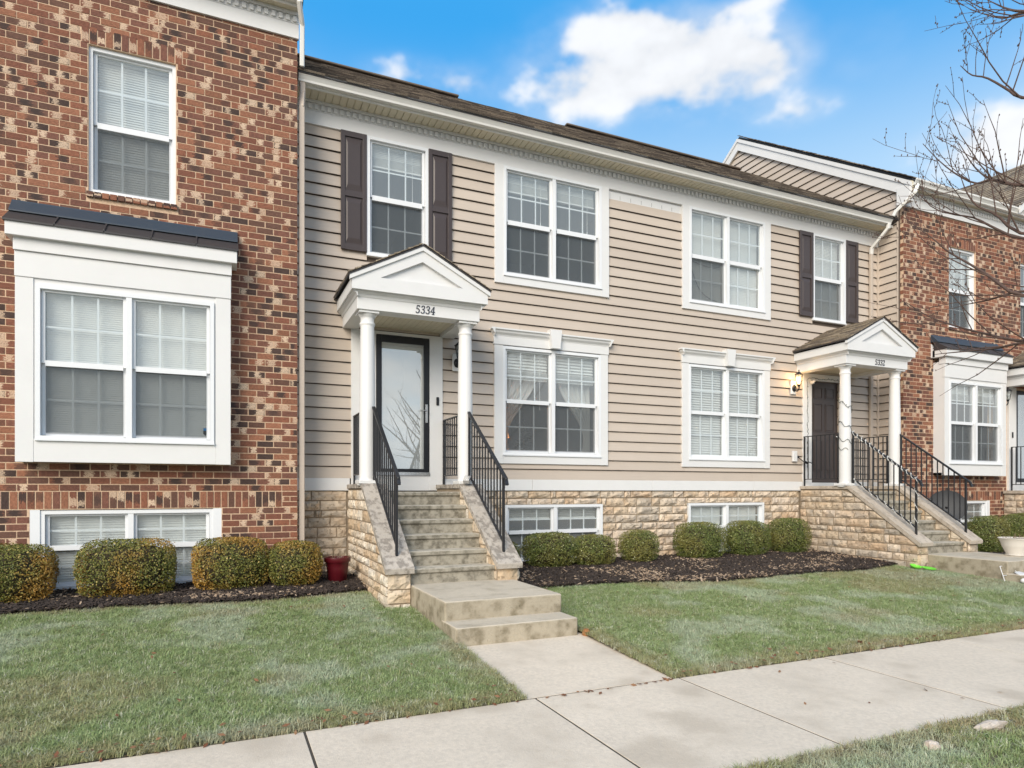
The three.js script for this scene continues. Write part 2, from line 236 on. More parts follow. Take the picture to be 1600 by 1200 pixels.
{ // grass: tufts of bent blades
  const blades = []; let s0 = seed; seed = 31;
  for (let i = 0; i < 8; i++) {
    const a = rr(0, 6.28), L = rr(0.028, 0.062), lean = rr(0.45, 1.5), w = rr(0.0011, 0.002), ox = rr(-0.02, 0.02), oz = rr(-0.02, 0.02), dx = Math.cos(a), dz = Math.sin(a), px = -dz * w, pz = dx * w;
    const at = (t) => { const q = lean * t * 0.9, h = L * t * Math.cos(q * 0.75), o = L * t * Math.sin(q); return [ox + dx * o, h, oz + dz * o]; };
    const A = at(0), C = at(0.55), E = at(1), P = (p, s) => [p[0] + px * s, p[1], p[2] + pz * s];
    blades.push(...P(A, -1), ...P(A, 1), ...P(C, 1), ...P(A, -1), ...P(C, 1), ...P(C, -1), ...P(C, -1), ...P(C, 1), ...E);
  }
  const g = new THREE.BufferGeometry(); g.setAttribute('position', new THREE.BufferAttribute(new Float32Array(blades), 3)); g.computeVertexNormals();
  const spots = [];
  const fill = (n, x0, x1, z0, z1) => { for (let i = 0; i < n; i++) { const x = rr(x0, x1), z = rr(z0, z1); if (grassy(x, z)) spots.push([x, z]); } };
  fill(105000, -3.4, 2.1, 1.4, 5.5); fill(115000, 2.9, 11.2, 1.6, 5.5); fill(14000, 11, 18, 1.6, 5.5); fill(34000, 0.8, 9, 6.9, 8.9);
  const im = new THREE.InstancedMesh(g, std({ roughness: 0.75, side: THREE.DoubleSide }), spots.length), m = new THREE.Matrix4(), q = new THREE.Quaternion(), e = new THREE.Euler(), c = new THREE.Color();
  spots.forEach(([x, z], i) => {
    const dry0 = fbm(x * 0.9 + 3, z * 0.9, 5, 3), fine = fbm(x * 6, z * 6, 9, 2);
    let de = Math.min(Math.abs(z - SW0), Math.abs(z - SW1)); if (z > 3.9 && z < SW0) de = Math.min(de, Math.abs(x - WALK_L), Math.abs(x - WALK_R)); if (x < 2) de = Math.min(de, (z - edgeL(x)) * 1.5);
    const dead = clamp(0.75 * sst(0.34, 0.02, de + (fine - 0.5) * 0.3) + 0.7 * sst(0.56, 0.72, dry0) + (rnd() < 0.12 ? 0.6 : 0)), pale = rnd() < 0.09 ? 1 : 0;
    let k = mixc([0.165, 0.24, 0.07], [0.35, 0.42, 0.20], rnd()); k = mixc(k, [0.40, 0.46, 0.31], sst(0.48, 0.64, fbm(x * 1.6, z * 1.6 + 9, 2, 3)) * 0.8); k = mixc(k, [0.36, 0.27, 0.155], dead * rr(0.3, 0.95)); if (pale) k = [0.52, 0.52, 0.38];
    const s = rr(0.65, 1.1) * (0.85 + 0.35 * fine); q.setFromEuler(e.set(rr(-0.25, 0.25), rr(0, 6.28), rr(-0.25, 0.25)));
    im.setMatrixAt(i, m.compose(V(x, lawnY(x, z) - 0.012 + B, z), q, V(s, s * rr(0.75, 1.1), s))); im.setColorAt(i, c.setRGB(...k));
  });
  im.name = 'grass'; im.userData = { label: 'dull green winter grass with brown dead blades along the pavement', category: 'grass', kind: 'stuff' }; im.castShadow = im.receiveShadow = true; scene.add(im);
  seed = s0;
}
{ // bark chips in the beds
  const g = new THREE.BoxGeometry(0.05, 0.007, 0.016); let s0 = seed; seed = 55; const spots = [];
  const fill = (n, x0, x1, z0, z1) => { for (let i = 0; i < n; i++) { const x = rr(x0, x1), z = rr(z0, z1); if (bed(x, z + rr(-0.03, 0.03))) spots.push([x, z]); } };
  fill(17000, -3.2, 2, 0.55, 1.75); fill(42000, 3.2, 11.3, 0, 2.4); fill(6000, 12, 18, 0.5, 2.4);
  const im = new THREE.InstancedMesh(g, std({ roughness: 0.95 }), spots.length), m = new THREE.Matrix4(), q = new THREE.Quaternion(), e = new THREE.Euler(), c = new THREE.Color();
  spots.forEach(([x, z], i) => {
    const light = sst(0.5, 0.68, fbm(x * 1.1, z * 2.2 + 3, 6, 3)), t = rnd(); let k = mixc([0.022, 0.016, 0.014], [0.06, 0.043, 0.034], rnd()); if (t < 0.035 + 0.36 * light) k = mixc([0.25, 0.17, 0.11], [0.42, 0.32, 0.23], rnd());
    q.setFromEuler(e.set(rr(-0.6, 0.6), rr(0, 6.28), rr(-0.5, 0.5))); const s = rr(0.5, 1.3);
    im.setMatrixAt(i, m.compose(V(x, lawnY(x, z) + 0.035 + rr(0, 0.02) + B, z), q, V(s * rr(0.6, 1.4), s, s * rr(0.6, 1.5)))); im.setColorAt(i, c.setRGB(...k));
  });
  im.name = 'bark_chips'; im.userData = { label: 'dark bark mulch with pale chips covering the planting beds', category: 'mulch', kind: 'stuff' }; im.castShadow = im.receiveShadow = true; scene.add(im); seed = s0;
}
{ // fallen leaves along the pavement edge and on the lawn
  const pos = [0, 0, -0.02, 0.011, 0.003, 0, -0.011, 0.004, 0, 0.011, 0.003, 0, 0, 0.006, 0.024, -0.011, 0.004, 0], g = new THREE.BufferGeometry(); g.setAttribute('position', new THREE.BufferAttribute(new Float32Array(pos), 3)); g.computeVertexNormals();
  const n = 420, im = new THREE.InstancedMesh(g, std({ roughness: 0.9, side: THREE.DoubleSide }), n), m = new THREE.Matrix4(), q = new THREE.Quaternion(), e = new THREE.Euler(), c = new THREE.Color(); let s0 = seed; seed = 77;
  for (let i = 0; i < n; i++) {
    let x, z, y; const t = rnd(); if (t < 0.55) { x = rr(-1.6, 11); z = SW0 - 0.03 + rr(-0.06, 0.05); } else if (t < 0.95) { x = rr(-2.5, 10); z = rr(1.8, 5.4); } else { x = rr(2, 9); z = rr(5.5, 6.9); }
    if (t < 0.95 && !grassy(x, z) && z < SW0 && z > SW0 - 0.1) z = SW0 + 0.03; y = grassy(x, z) ? lawnY(x, z) + 0.03 : z >= SW0 && z <= SW1 ? -1.476 : (z > SW0 - 0.2 ? -1.47 : -1.4);
    if (!grassy(x, z) && z < SW0) { x = 5.5; z = 5.3; y = lawnY(x, z) + 0.03; }
    q.setFromEuler(e.set(rr(-0.5, 0.5), rr(0, 6.28), rr(-0.5, 0.5))); const s = rr(0.6, 1.3); im.setMatrixAt(i, m.compose(V(x, y + B, z), q, V(s, s, s))); im.setColorAt(i, c.setRGB(...mixc([0.14, 0.05, 0.022], [0.26, 0.14, 0.07], rnd())));
  }
  im.name = 'fallen_leaves'; im.userData = { label: 'small brown fallen leaves scattered along the pavement edge', category: 'leaves', kind: 'stuff' }; scene.add(im); seed = s0;
}

// ---------------------------------------------------------------- builders for walls
const CAM = { s: Math.sin(23.885 * Math.PI / 180), c: Math.cos(23.885 * Math.PI / 180) };
function sight(x, y, z) { const dz = z - 9.61, d = x * CAM.s - dz * CAM.c, r = x * CAM.c + dz * CAM.s; return { d, ok: d > 0.5 && Math.abs(r / d) < 0.79 && y / d < 0.76 && y / d > -0.43 }; }   // only used to tell which bricks show largest
const brickUnit = Array.from({ length: 64 }, (_, i) => {
  const g = norm(new THREE.BoxGeometry(1, 1, 0.1).translate(0, 0, -0.05)), uv = g.attributes.uv, u0 = (i % 8) / 8, v0 = Math.floor(i / 8) / 8;
  for (let k = 0; k < uv.count; k++) uv.setXY(k, u0 + (0.04 + 0.92 * uv.getX(k)) / 8, v0 + (0.08 + 0.84 * uv.getY(k)) / 8);
  return g;
});
function layBricks(house, x0, x1, zf, openings, yb, yt, hidden, soldiers, corner) {
  const list = [], C = 0.0812, J = 0.0125; let s0 = seed; seed = 500 + Math.round(x0 * 10);
  const blockers = [...openings, ...soldiers.map((s) => [s[0], s[1], s[2], s[3]])];
  const course = (y, h, k) => {
    let x = x1; x += (k % 2) * 0.1015; const segs = [];
    for (; x > x0; x -= 0.203) segs.push([Math.max(x0, x - 0.203), Math.min(x1, x)]);
    for (let [a, b] of segs) {
      let cuts = [[a, b]];
      for (const [o0, o1, p0, p1] of blockers) if (p0 < y + h * 0.6 && p1 > y + h * 0.4) cuts = cuts.flatMap(([c, d]) => o1 <= c || o0 >= d ? [[c, d]] : [[c, Math.min(d, o0)], [Math.max(c, o1), d]].filter(([e, f]) => f - e > 0.001));
      for (const [c, d] of cuts) if (d - c > 0.03) list.push({ x: (c + d) / 2 + rr(-0.0012, 0.0012), y: y + h / 2, l: d - c - J, h: h - J, r: 0, z: zf + rr(-0.0025, 0.0015), k: Math.floor(rnd() * 64) });
    }
  };
  let k = 0; for (let y = -0.008; y < yt - 0.02; y += C) course(y, Math.min(C, yt - y), k++);
  k = 1; for (let y = -0.216 - C; y > yb - C; y -= C) course(y, C, k++);
  for (const [a, b, p0, p1, w, proud] of soldiers) { const n = Math.round((b - a) / w), s = (b - a) / n; for (let i = 0; i < n; i++) list.push({ x: a + (i + 0.5) * s, y: (p0 + p1) / 2, l: p1 - p0 - J, h: s - J, r: 1, z: zf + (proud || 0) + rr(-0.002, 0.002), k: Math.floor(rnd() * 64) }); }
  if (corner) for (let i = 0; i < 3; i++) for (let j = 0; j < (i % 2 ? 2 : 1); j++) { const w = i % 2 ? 0.1 : 0.2; list.push({ x: corner + (i % 2 ? (j ? 0.15 : 0.05) : 0.1), y: -0.2095 + (i + 0.5) * 0.067, l: w - J, h: 0.067 - J, r: 0, z: zf, k: Math.floor(rnd() * 64) }); }
  for (const b of list) { const s = sight(b.x, b.y, b.z); b.a = s.ok && !hidden.some(([h0, h1, p0, p1]) => b.x > h0 && b.x < h1 && b.y > p0 && b.y < p1) ? b.l * b.h / (s.d * s.d) : 0; }
  list.sort((a, b) => b.a - a.a);
  const o = origin.get(house), m4 = new THREE.Matrix4(), rest = [];
  list.forEach((b, i) => {
    if (i < 300) { const m = new THREE.Mesh(brickUnit[b.k], M.brick); m.name = 'brick'; m.position.set(b.x - o[0], b.y - o[1], b.z - o[2]); if (b.r) m.rotation.z = Math.PI / 2; m.scale.set(b.l, b.h, 1); m.castShadow = m.receiveShadow = true; house.add(m); }
    else rest.push(brickUnit[b.k].clone().applyMatrix4(m4.compose(V(b.x, b.y, b.z), new THREE.Quaternion().setFromAxisAngle(V(0, 0, 1), b.r ? Math.PI / 2 : 0), V(b.l, b.h, 1))));
  });
  part(house, 'brickwork', rest, M.brick).userData.kind = 'stuff'; seed = s0;
}
function planks(parent, u0, u1, y0, y1, E0, holes, at, seamed = true, name = 'siding_board') {   // lap boards from E0 up in steps of 0.167; at: 'x' front, 'z' a wall that looks towards -x
  const e = 0.167; let s0 = seed; seed = 900 + Math.round(u0 * 7 + y0 * 13);
  for (let y = E0 - Math.ceil((E0 - y0) / e) * e; y < y1; y += e) {
    const a = Math.max(y, y0 - 0.05), b = Math.min(y + e, y1); let spans = [typeof u0 === 'function' ? u0(y) : [u0, u1]];
    if (b - a < 0.02 || spans[0][1] - spans[0][0] < 0.05) continue;
    for (const [o0, o1, p0, p1] of holes) if (p0 < b && p1 > a) spans = spans.flatMap(([c, d]) => o1 <= c || o0 >= d ? [[c, d]] : [[c, o0], [o1, d]].filter(([p, q]) => q - p > 0.02));
    for (const [c, d] of spans) {
      const bits = []; let p = c; if (seamed && d - c > 2.4) { let s = c + rr(0.6, d - c - 0.6); if (s > c + 0.3 && s < d - 0.3) { bits.push([c, s - 0.0012]); p = s + 0.0012; } } bits.push([p, d]);
      for (const [f, g] of bits) {
        const o = 0.042 + rr(-0.001, 0.001), g0 = a > y0 ? 0.013 : 0.004, pr = [[0.001, a + 0.034], [o - 0.010, a + 0.032], [o - 0.006, a + g0], [o, a + g0], [o + 0.0005, a + g0 + 0.012], [0.016, b], [0.001, b]];
        const geo = at.axis === 'x' ? runX(pr.map(([w, v]) => [at.z + w, v]), f, g) : runZ(pr.map(([w, v]) => [at.x - w, v]), f, g);
        part(parent, name, boxuv(geo, rr(0, 5), rr(0, 5)), M.siding[Math.floor(rnd() * 3)]);
      }
    }
  }
  seed = s0;
}
function stoneGeo(poly, depth, map) {              // poly: convex outline [u, v]; rough face built out from the joint
  const n = poly.length, pos = [], cu = poly.reduce((s, p) => s + p[0], 0) / n, cv = poly.reduce((s, p) => s + p[1], 0) / n;
  const tri = (a, b, c) => pos.push(...map(...a), ...map(...b), ...map(...c));
  const us = poly.map((p) => p[0]), vs = poly.map((p) => p[1]), w = Math.max(...us) - Math.min(...us), h = Math.max(...vs) - Math.min(...vs);
  if (n === 4 && Math.abs(poly[0][1] - poly[1][1]) < 1e-6 && Math.abs(poly[2][1] - poly[3][1]) < 1e-6 && Math.abs(poly[0][0] - poly[3][0]) < 1e-6 && Math.abs(poly[1][0] - poly[2][0]) < 1e-6) {
    const nx = w > 0.26 ? 5 : 4, ny = 3, [u0, v0] = [Math.min(...us), Math.min(...vs)], G = [];
    for (let j = 0; j <= ny; j++) for (let i = 0; i <= nx; i++) { const e = i === 0 || i === nx || j === 0 || j === ny, jx = e ? 0 : rr(-0.25, 0.25) / nx, jy = e ? 0 : rr(-0.3, 0.3) / ny; G.push([u0 + w * (i / nx + jx) + (i === 0 || i === nx ? rr(-0.003, 0.003) : 0), v0 + h * (j / ny + jy) + (j === 0 || j === ny ? rr(-0.004, 0.004) : 0), e ? depth * rr(0.15, 0.5) : depth * rr(0.6, 1.25)]); }
    const K = (i, j) => G[j * (nx + 1) + i], Z = (p) => [p[0], p[1], -0.03];
    for (let j = 0; j < ny; j++) for (let i = 0; i < nx; i++) { tri(K(i, j), K(i + 1, j), K(i + 1, j + 1)); tri(K(i, j), K(i + 1, j + 1), K(i, j + 1)); }
    for (let i = 0; i < nx; i++) { for (const [a, b] of [[K(i + 1, 0), K(i, 0)], [K(i, ny), K(i + 1, ny)]]) { tri(a, b, Z(b)); tri(a, Z(b), Z(a)); } }
    for (let j = 0; j < ny; j++) { for (const [a, b] of [[K(0, j), K(0, j + 1)], [K(nx, j + 1), K(nx, j)]]) { tri(a, b, Z(b)); tri(a, Z(b), Z(a)); } }
  } else {
    const top = [cu, cv, depth], R = poly.map(([u, v]) => [u, v, depth * rr(0.2, 0.5)]), I = poly.map(([u, v]) => [lerp(u, cu, 0.35), lerp(v, cv, 0.35), depth * rr(0.6, 1.1)]);
    for (let i = 0; i < n; i++) { const j = (i + 1) % n, Z = (p) => [p[0], p[1], -0.03]; tri(R[i], R[j], I[j]); tri(R[i], I[j], I[i]); tri(I[i], I[j], top); tri(R[j], R[i], Z(R[i])); tri(R[j], Z(R[i]), Z(R[j])); }
  }
  const g = new THREE.BufferGeometry(); g.setAttribute('position', new THREE.BufferAttribute(new Float32Array(pos), 3)); g.computeVertexNormals(); return boxuv(g, rnd() * 7, rnd() * 7);
}
function stones(parent, u0, u1, v0, v1, holes, clip, map, mats, s1, depth = 0.03, maxh = 1) {
  let s0 = seed; seed = s1; const J = 0.009;
  let v = v1; while (v > v0 + 0.03) {
    let h = [0.10, 0.125, 0.14, 0.15][Math.floor(rnd() * 4)] * maxh; if (v - h < v0 + 0.06) h = v - v0; const b = v - h; let u = u0 - rr(0, 0.25);
    while (u < u1) {
      let l = rr(0.17, 0.5); if (rnd() < 0.1) l = rr(0.08, 0.13); let c = Math.max(u, u0), d = Math.min(u + l, u1); if (u1 - d < 0.08) d = u1; u = Math.max(d, u + l); if (d - c < 0.03) continue;
      let parts = [[c, d, b, v]]; for (const [o0, o1, p0, p1] of holes) parts = parts.flatMap(([a, e, f, g]) => { if (o1 <= a || o0 >= e || p1 <= f + 0.02 || p0 >= g - 0.02) return [[a, e, f, g]]; const r = []; if (o0 > a) r.push([a, o0, f, g]); if (o1 < e) r.push([o1, e, f, g]); if (p1 < g - 0.03) r.push([Math.max(a, o0), Math.min(e, o1), p1, g]); if (p0 > f + 0.03) r.push([Math.max(a, o0), Math.min(e, o1), f, p0]); return r; });
      for (const [a, e, f, g] of parts) {
        if (e - a < 0.035 || g - f < 0.03) continue; let poly = [[a + J, f + J], [e - J, f + J], [e - J, g - J], [a + J, g - J]];
        if (clip) { const out = []; for (let i = 0; i < poly.length; i++) { const p = poly[i], q = poly[(i + 1) % poly.length], dp = clip(p), dq = clip(q); if (dp >= 0) out.push(p); if (dp * dq < 0) { const t = dp / (dp - dq); out.push([lerp(p[0], q[0], t), lerp(p[1], q[1], t)]); } } poly = out; if (poly.length < 3) continue; let A = 0; poly.forEach((p, i) => { const q = poly[(i + 1) % poly.length]; A += p[0] * q[1] - q[0] * p[1]; }); if (A < 0.003) continue; }
        part(parent, 'stone', stoneGeo(poly, depth * rr(0.75, 1.25), map), mats[Math.floor(rnd() * mats.length)]);
      }
    }
    v = b;
  }
  seed = s0;
}
// shingles on a plane: s along the eave, t up the slope (metres)
function shingles(L, H, cols, e = 0.14, s1 = 1) {
  const out = []; let s0 = seed; seed = s1; const n = Math.ceil(H / e);
  for (let j = 0; j < n; j++) {
    let s = -rr(0, 0.3); while (s < L) {
      const w = rr(0.12, 0.34), a = Math.max(0, s), b = Math.min(L, s + w - 0.004), t0 = j * e + (rnd() < 0.5 ? 0 : 0.012), t1 = Math.min(H, (j + 1) * e + 0.04); s += w; if (b - a < 0.02 || t1 - t0 < 0.02) continue;
      const th = rnd() < 0.5 ? 0.007 : 0.012; const p = [], c = cols[Math.floor(rnd() * cols.length)];
      const Y0 = 0.012 + th, Y1 = 0.004, q = [[a, 0, t0], [b, 0, t0], [b, Y0, t0], [a, Y0, t0], [a, Y1, t1], [b, Y1, t1]], F = (...k) => k.forEach((i) => p.push(...q[i]));
      F(0, 1, 2, 0, 2, 3, 3, 2, 5, 3, 5, 4, 0, 3, 4, 1, 5, 2);
      const g = new THREE.BufferGeometry(); g.setAttribute('position', new THREE.BufferAttribute(new Float32Array(p), 3)); g.computeVertexNormals();
      const uv = []; for (let i = 0; i < p.length; i += 3) uv.push(p[i], p[i + 2]); g.setAttribute('uv', new THREE.BufferAttribute(new Float32Array(uv), 2)); out.push(tint(g, mulc(c, rr(0.8, 1.2))));
    }
  }
  seed = s0; return merge(out);
}
const SH_DARK = [[0.19, 0.15, 0.118], [0.29, 0.235, 0.18], [0.11, 0.09, 0.076], [0.38, 0.31, 0.24], [0.15, 0.12, 0.1]], SH_TAN = [[0.36, 0.29, 0.21], [0.29, 0.235, 0.175], [0.42, 0.345, 0.25], [0.24, 0.195, 0.15]];
function place(g, o, ex, ey, ez) { const m = new THREE.Matrix4().makeBasis(ex, ey, ez).setPosition(o); g.applyMatrix4(m); if (m.determinant() < 0) for (const k of Object.keys(g.attributes)) { const a = g.attributes[k], n = a.itemSize, A = a.array; for (let i = 0; i < a.count; i += 3) for (let q = 0; q < n; q++) { const t = A[(i + 1) * n + q]; A[(i + 1) * n + q] = A[(i + 2) * n + q]; A[(i + 2) * n + q] = t; } } g.computeVertexNormals(); return g; }   // local x, y, z to world axes
function slope(x0, x1, ze, ye, zr, yr, cols, s1) { const d = V(0, yr - ye, zr - ze), H = d.length(); d.normalize(); const n = V(1, 0, 0).clone().cross(d).multiplyScalar(-1); return place(shingles(x1 - x0, H, cols, 0.14, s1), V(x0, ye, ze), V(1, 0, 0), V(0, -d.z, d.y), d); }

// ---------------------------------------------------------------- windows, blinds
const GW = 0.757, half1 = 0.463, half2 = 0.905;
function sashWindow(house, cx, n, ys, zf, o = {}) {    // ys: glass bottom, meeting rail bottom and top, glass top
  const [yb, m0, m1, yt] = ys, hw = n === 2 ? half2 : half1, gx = n === 2 ? [cx - 0.8205, cx + 0.0635] : [cx - GW / 2];
  const w = sub(house, 'window', o.label), y0 = yb - 0.085, y1 = yt + 0.07;
  const fr = [...ring(cx - hw, cx + hw, y0, y1, 0.045, zf - 0.1, zf + 0.032)]; if (n === 2) fr.push(box(cx - 0.03, cx + 0.03, y0 + 0.045, y1 - 0.045, zf - 0.1, zf + 0.027));
  fr.push(box(cx - hw - 0.004, cx + hw + 0.004, y0 - 0.012, y0 + 0.012, zf - 0.05, zf + 0.045));
  part(w, 'frame', fr, M.vinyl);
  const pane = new THREE.PlaneGeometry(1, 1), og = origin.get(house);
  gx.forEach((x, i) => {
    const up = o.open ? 0 : 0;
    [[m1, yt, zf - 0.028, 'upper'], [yb + up, m0, zf - 0.062, 'lower']].forEach(([a, b, z, k]) => {
      const t = k === 'upper' ? [0.034, m1 - m0 + 0.004] : [0.04, m1 - m0];
      const inner = i === 0 ? 0.036 : 0.036;
      part(w, 'sash', [box(x - inner, x, a - 0.03, b + 0.03, z - 0.018, z + 0.018), box(x + GW, x + GW + inner, a - 0.03, b + 0.03, z - 0.018, z + 0.018), box(x, x + GW, b, b + (k === 'upper' ? 0.03 : t[1]), z - 0.018, z + 0.02), box(x, x + GW, a - (k === 'upper' ? t[1] : 0.045), a, z - 0.018, z + 0.02)], M.vinyl);
      const bars = [1, 2].map((q) => box(x + GW * q / 3 - 0.011, x + GW * q / 3 + 0.011, a, b, z - 0.012, z - 0.005)); bars.push(box(x, x + GW, (a + b) / 2 - 0.011, (a + b) / 2 + 0.011, z - 0.0135, z - 0.0065));
      part(w, 'muntin_grid', bars, M.vinyl);
      for (let c = 0; c < 3; c++) for (let r = 0; r < 2; r++) { const p = new THREE.Mesh(pane, M.glass); p.name = 'pane'; p.scale.set(GW / 3 - 0.001, (b - a) / 2 - 0.001, 1); p.position.set(x + GW * (c + 0.5) / 3 - og[0], a + (b - a) * (r + 0.5) / 2 - og[1], z - og[2]); p.rotation.set(rr(-0.004, 0.004), rr(-0.004, 0.004), 0); w.add(p); }
    });
    if (!o.noscreen || !o.noscreen[i]) {
      const g = new THREE.PlaneGeometry(GW, m0 - yb + 0.03).translate(x + GW / 2, (yb + m0) / 2, zf - 0.022); part(w, 'insect_screen', boxuv(g), M.screen);
    }
    part(w, 'sash_lock', [box(x + 0.2, x + 0.25, m1 - 0.012, m1 + 0.006, zf - 0.05, zf - 0.03), box(x + 0.5, x + 0.55, m1 - 0.012, m1 + 0.006, zf - 0.05, zf - 0.03)], M.vinyl);
  });
  return { hole: [cx - hw + 0.01, cx + hw - 0.01, y0 + 0.01, y1 - 0.01], gx, ys, zf };
}
const holeOf = (cx, n, ys) => { const hw = n === 2 ? half2 : half1; return [cx - hw + 0.004, cx + hw - 0.004, ys[0] - 0.081, ys[3] + 0.066]; };
function blind(win, i, drop, pitch, label, group, tilt = 1.05, cord = false) {   // drop: share of the window that it covers
  const x = win.gx[i] - 0.01, w = GW + 0.02, [yb, , , yt] = win.ys, H = yt - yb, z = win.zf - 0.125, yE = yt - H * drop;
  const t = thing('window_blind', label, 'blind', [x + w / 2, yE, z], group);
  part(t, 'head_rail', box(x, x + w, yt, yt + 0.045, z - 0.02, z + 0.02), M.blind);
  const sl = [], put = (y, a) => { const d = pitch * 0.62 + 0.002; sl.push(boxuv(new THREE.BoxGeometry(w, 0.002, 2 * d).rotateX(a).translate(x + w / 2, y, z))); };
  if (drop > 0.95) for (let y = yb + 0.02; y < yt; y += pitch) put(y, tilt + rr(-0.03, 0.03));
  else { const open = Math.max(0, H * drop - 0.14) ; for (let y = yE + 0.14; y < yE + 0.14 + open; y += pitch) put(y, tilt + rr(-0.03, 0.03)); for (let y = yE + 0.02; y < Math.min(yt, yE + 0.14); y += 0.0075) put(y, rr(-0.06, 0.06)); }
  part(t, 'slats', sl, M.blind);
  part(t, 'bottom_rail', box(x, x + w, yE - 0.006, yE + 0.016, z - 0.022, z + 0.022), M.blind);
  if (cord) part(t, 'cord', [bar(V(x + w * 0.82, yt - 0.02, z + 0.03), V(x + w * 0.82, yE - 0.42, z + 0.03), 0.004, 0.004, 5), bar(V(x + w * 0.82, yE - 0.42, z + 0.03), V(x + w * 0.82, yE - 0.48, z + 0.03), 0.007, 0.009, 6)], M.blind);
  return t;
}
function shutter(house, x0, x1, y0, y1, z) {
  const s = sub(house, 'shutter'), w = 0.058, my = y0 + (y1 - y0) * 0.475;
  part(s, 'shutter_frame', [rbox(x0, x0 + w, y0, y1, z, z + 0.035, 0.004, 1), rbox(x1 - w, x1, y0, y1, z, z + 0.035, 0.004, 1), box(x0 + w, x1 - w, y0, y0 + 0.085, z, z + 0.031), box(x0 + w, x1 - w, y1 - 0.075, y1, z, z + 0.031), box(x0 + w, x1 - w, my - 0.04, my + 0.04, z, z + 0.031)], M.shutter);
  for (const [a, b] of [[y0 + 0.085, my - 0.04], [my + 0.04, y1 - 0.075]]) {
    const p = [box(x0 + w, x1 - w, a, b, z, z + 0.012)], g = new THREE.CylinderGeometry(1, 1.28, 0.014, 4, 1).rotateY(Math.PI / 4).rotateX(Math.PI / 2); const W = x1 - x0 - 2 * w - 0.03, Hh = b - a - 0.03; g.scale(W / 1.414 / 1.28, Hh / 1.414 / 1.28, 1).translate((x0 + x1) / 2, (a + b) / 2, z + 0.019); g.deleteAttribute('normal'); const ng = norm(g); ng.computeVertexNormals(); p.push(boxuv(ng));
    part(s, 'raised_panel', p, M.shutter);
  }
}
// ---------------------------------------------------------------- eaves
function eave(house, x0, x1, zw, yf, gut = [x0, x1], seed0 = 1) {
  const ys = yf + 0.317;
  part(house, 'frieze_board', boxuv(rbox(x0, x1, yf, yf + 0.185, zw, zw + 0.05, 0.003, 1)), M.white);
  const d = [box(x0, x1, yf + 0.185, yf + 0.31, zw, zw + 0.056), box(x0, x1, yf + 0.275, yf + 0.316, zw, zw + 0.1)]; for (let x = x0 + 0.01; x < x1 - 0.045; x += 0.088) d.push(box(x, x + 0.048, yf + 0.2, yf + 0.268, zw, zw + 0.084)); part(house, 'dentil_moulding', d, M.white);
  for (let x = x0, i = 0; x < x1 - 0.02; x += 0.2, i++) { const e = Math.min(x1, x + 0.2); part(house, 'soffit_panel', [box(x + 0.006, (x + e) / 2 - 0.006, ys - 0.004, ys + 0.012, zw + 0.04, zw + 0.345), box((x + e) / 2 + 0.006, e - 0.006, ys - 0.004, ys + 0.012, zw + 0.04, zw + 0.345), box(x, e, ys + 0.01, ys + 0.016, zw, zw + 0.345)], M.soffit); }
  part(house, 'fascia', box(x0, x1, ys - 0.012, ys + 0.15, zw + 0.345, zw + 0.37), M.gutter);
  const z = zw + 0.37, gp = [[z, ys + 0.012], [z + 0.075, ys + 0.012], [z + 0.082, ys + 0.04], [z + 0.105, ys + 0.075], [z + 0.122, ys + 0.095], [z + 0.125, ys + 0.126], [z + 0.113, ys + 0.126], [z + 0.113, ys + 0.1], [z + 0.07, ys + 0.03], [z + 0.004, ys + 0.03], [z + 0.004, ys + 0.126], [z, ys + 0.126]];
  part(house, 'gutter', runX(gp, ...gut), M.gutter);
}
const pipe = (pts, w = 0.075, d = 0.055) => pts.slice(1).map((b, i) => { const a = pts[i], dir = b.clone().sub(a).normalize(), g = new RoundedBoxGeometry(w, a.distanceTo(b) + 0.03, d, 1, 0.012); g.applyQuaternion(new THREE.Quaternion().setFromUnitVectors(V(0, 1, 0), dir)); const c = a.clone().add(b).multiplyScalar(0.5); return boxuv(g.translate(c.x, c.y, c.z)); });

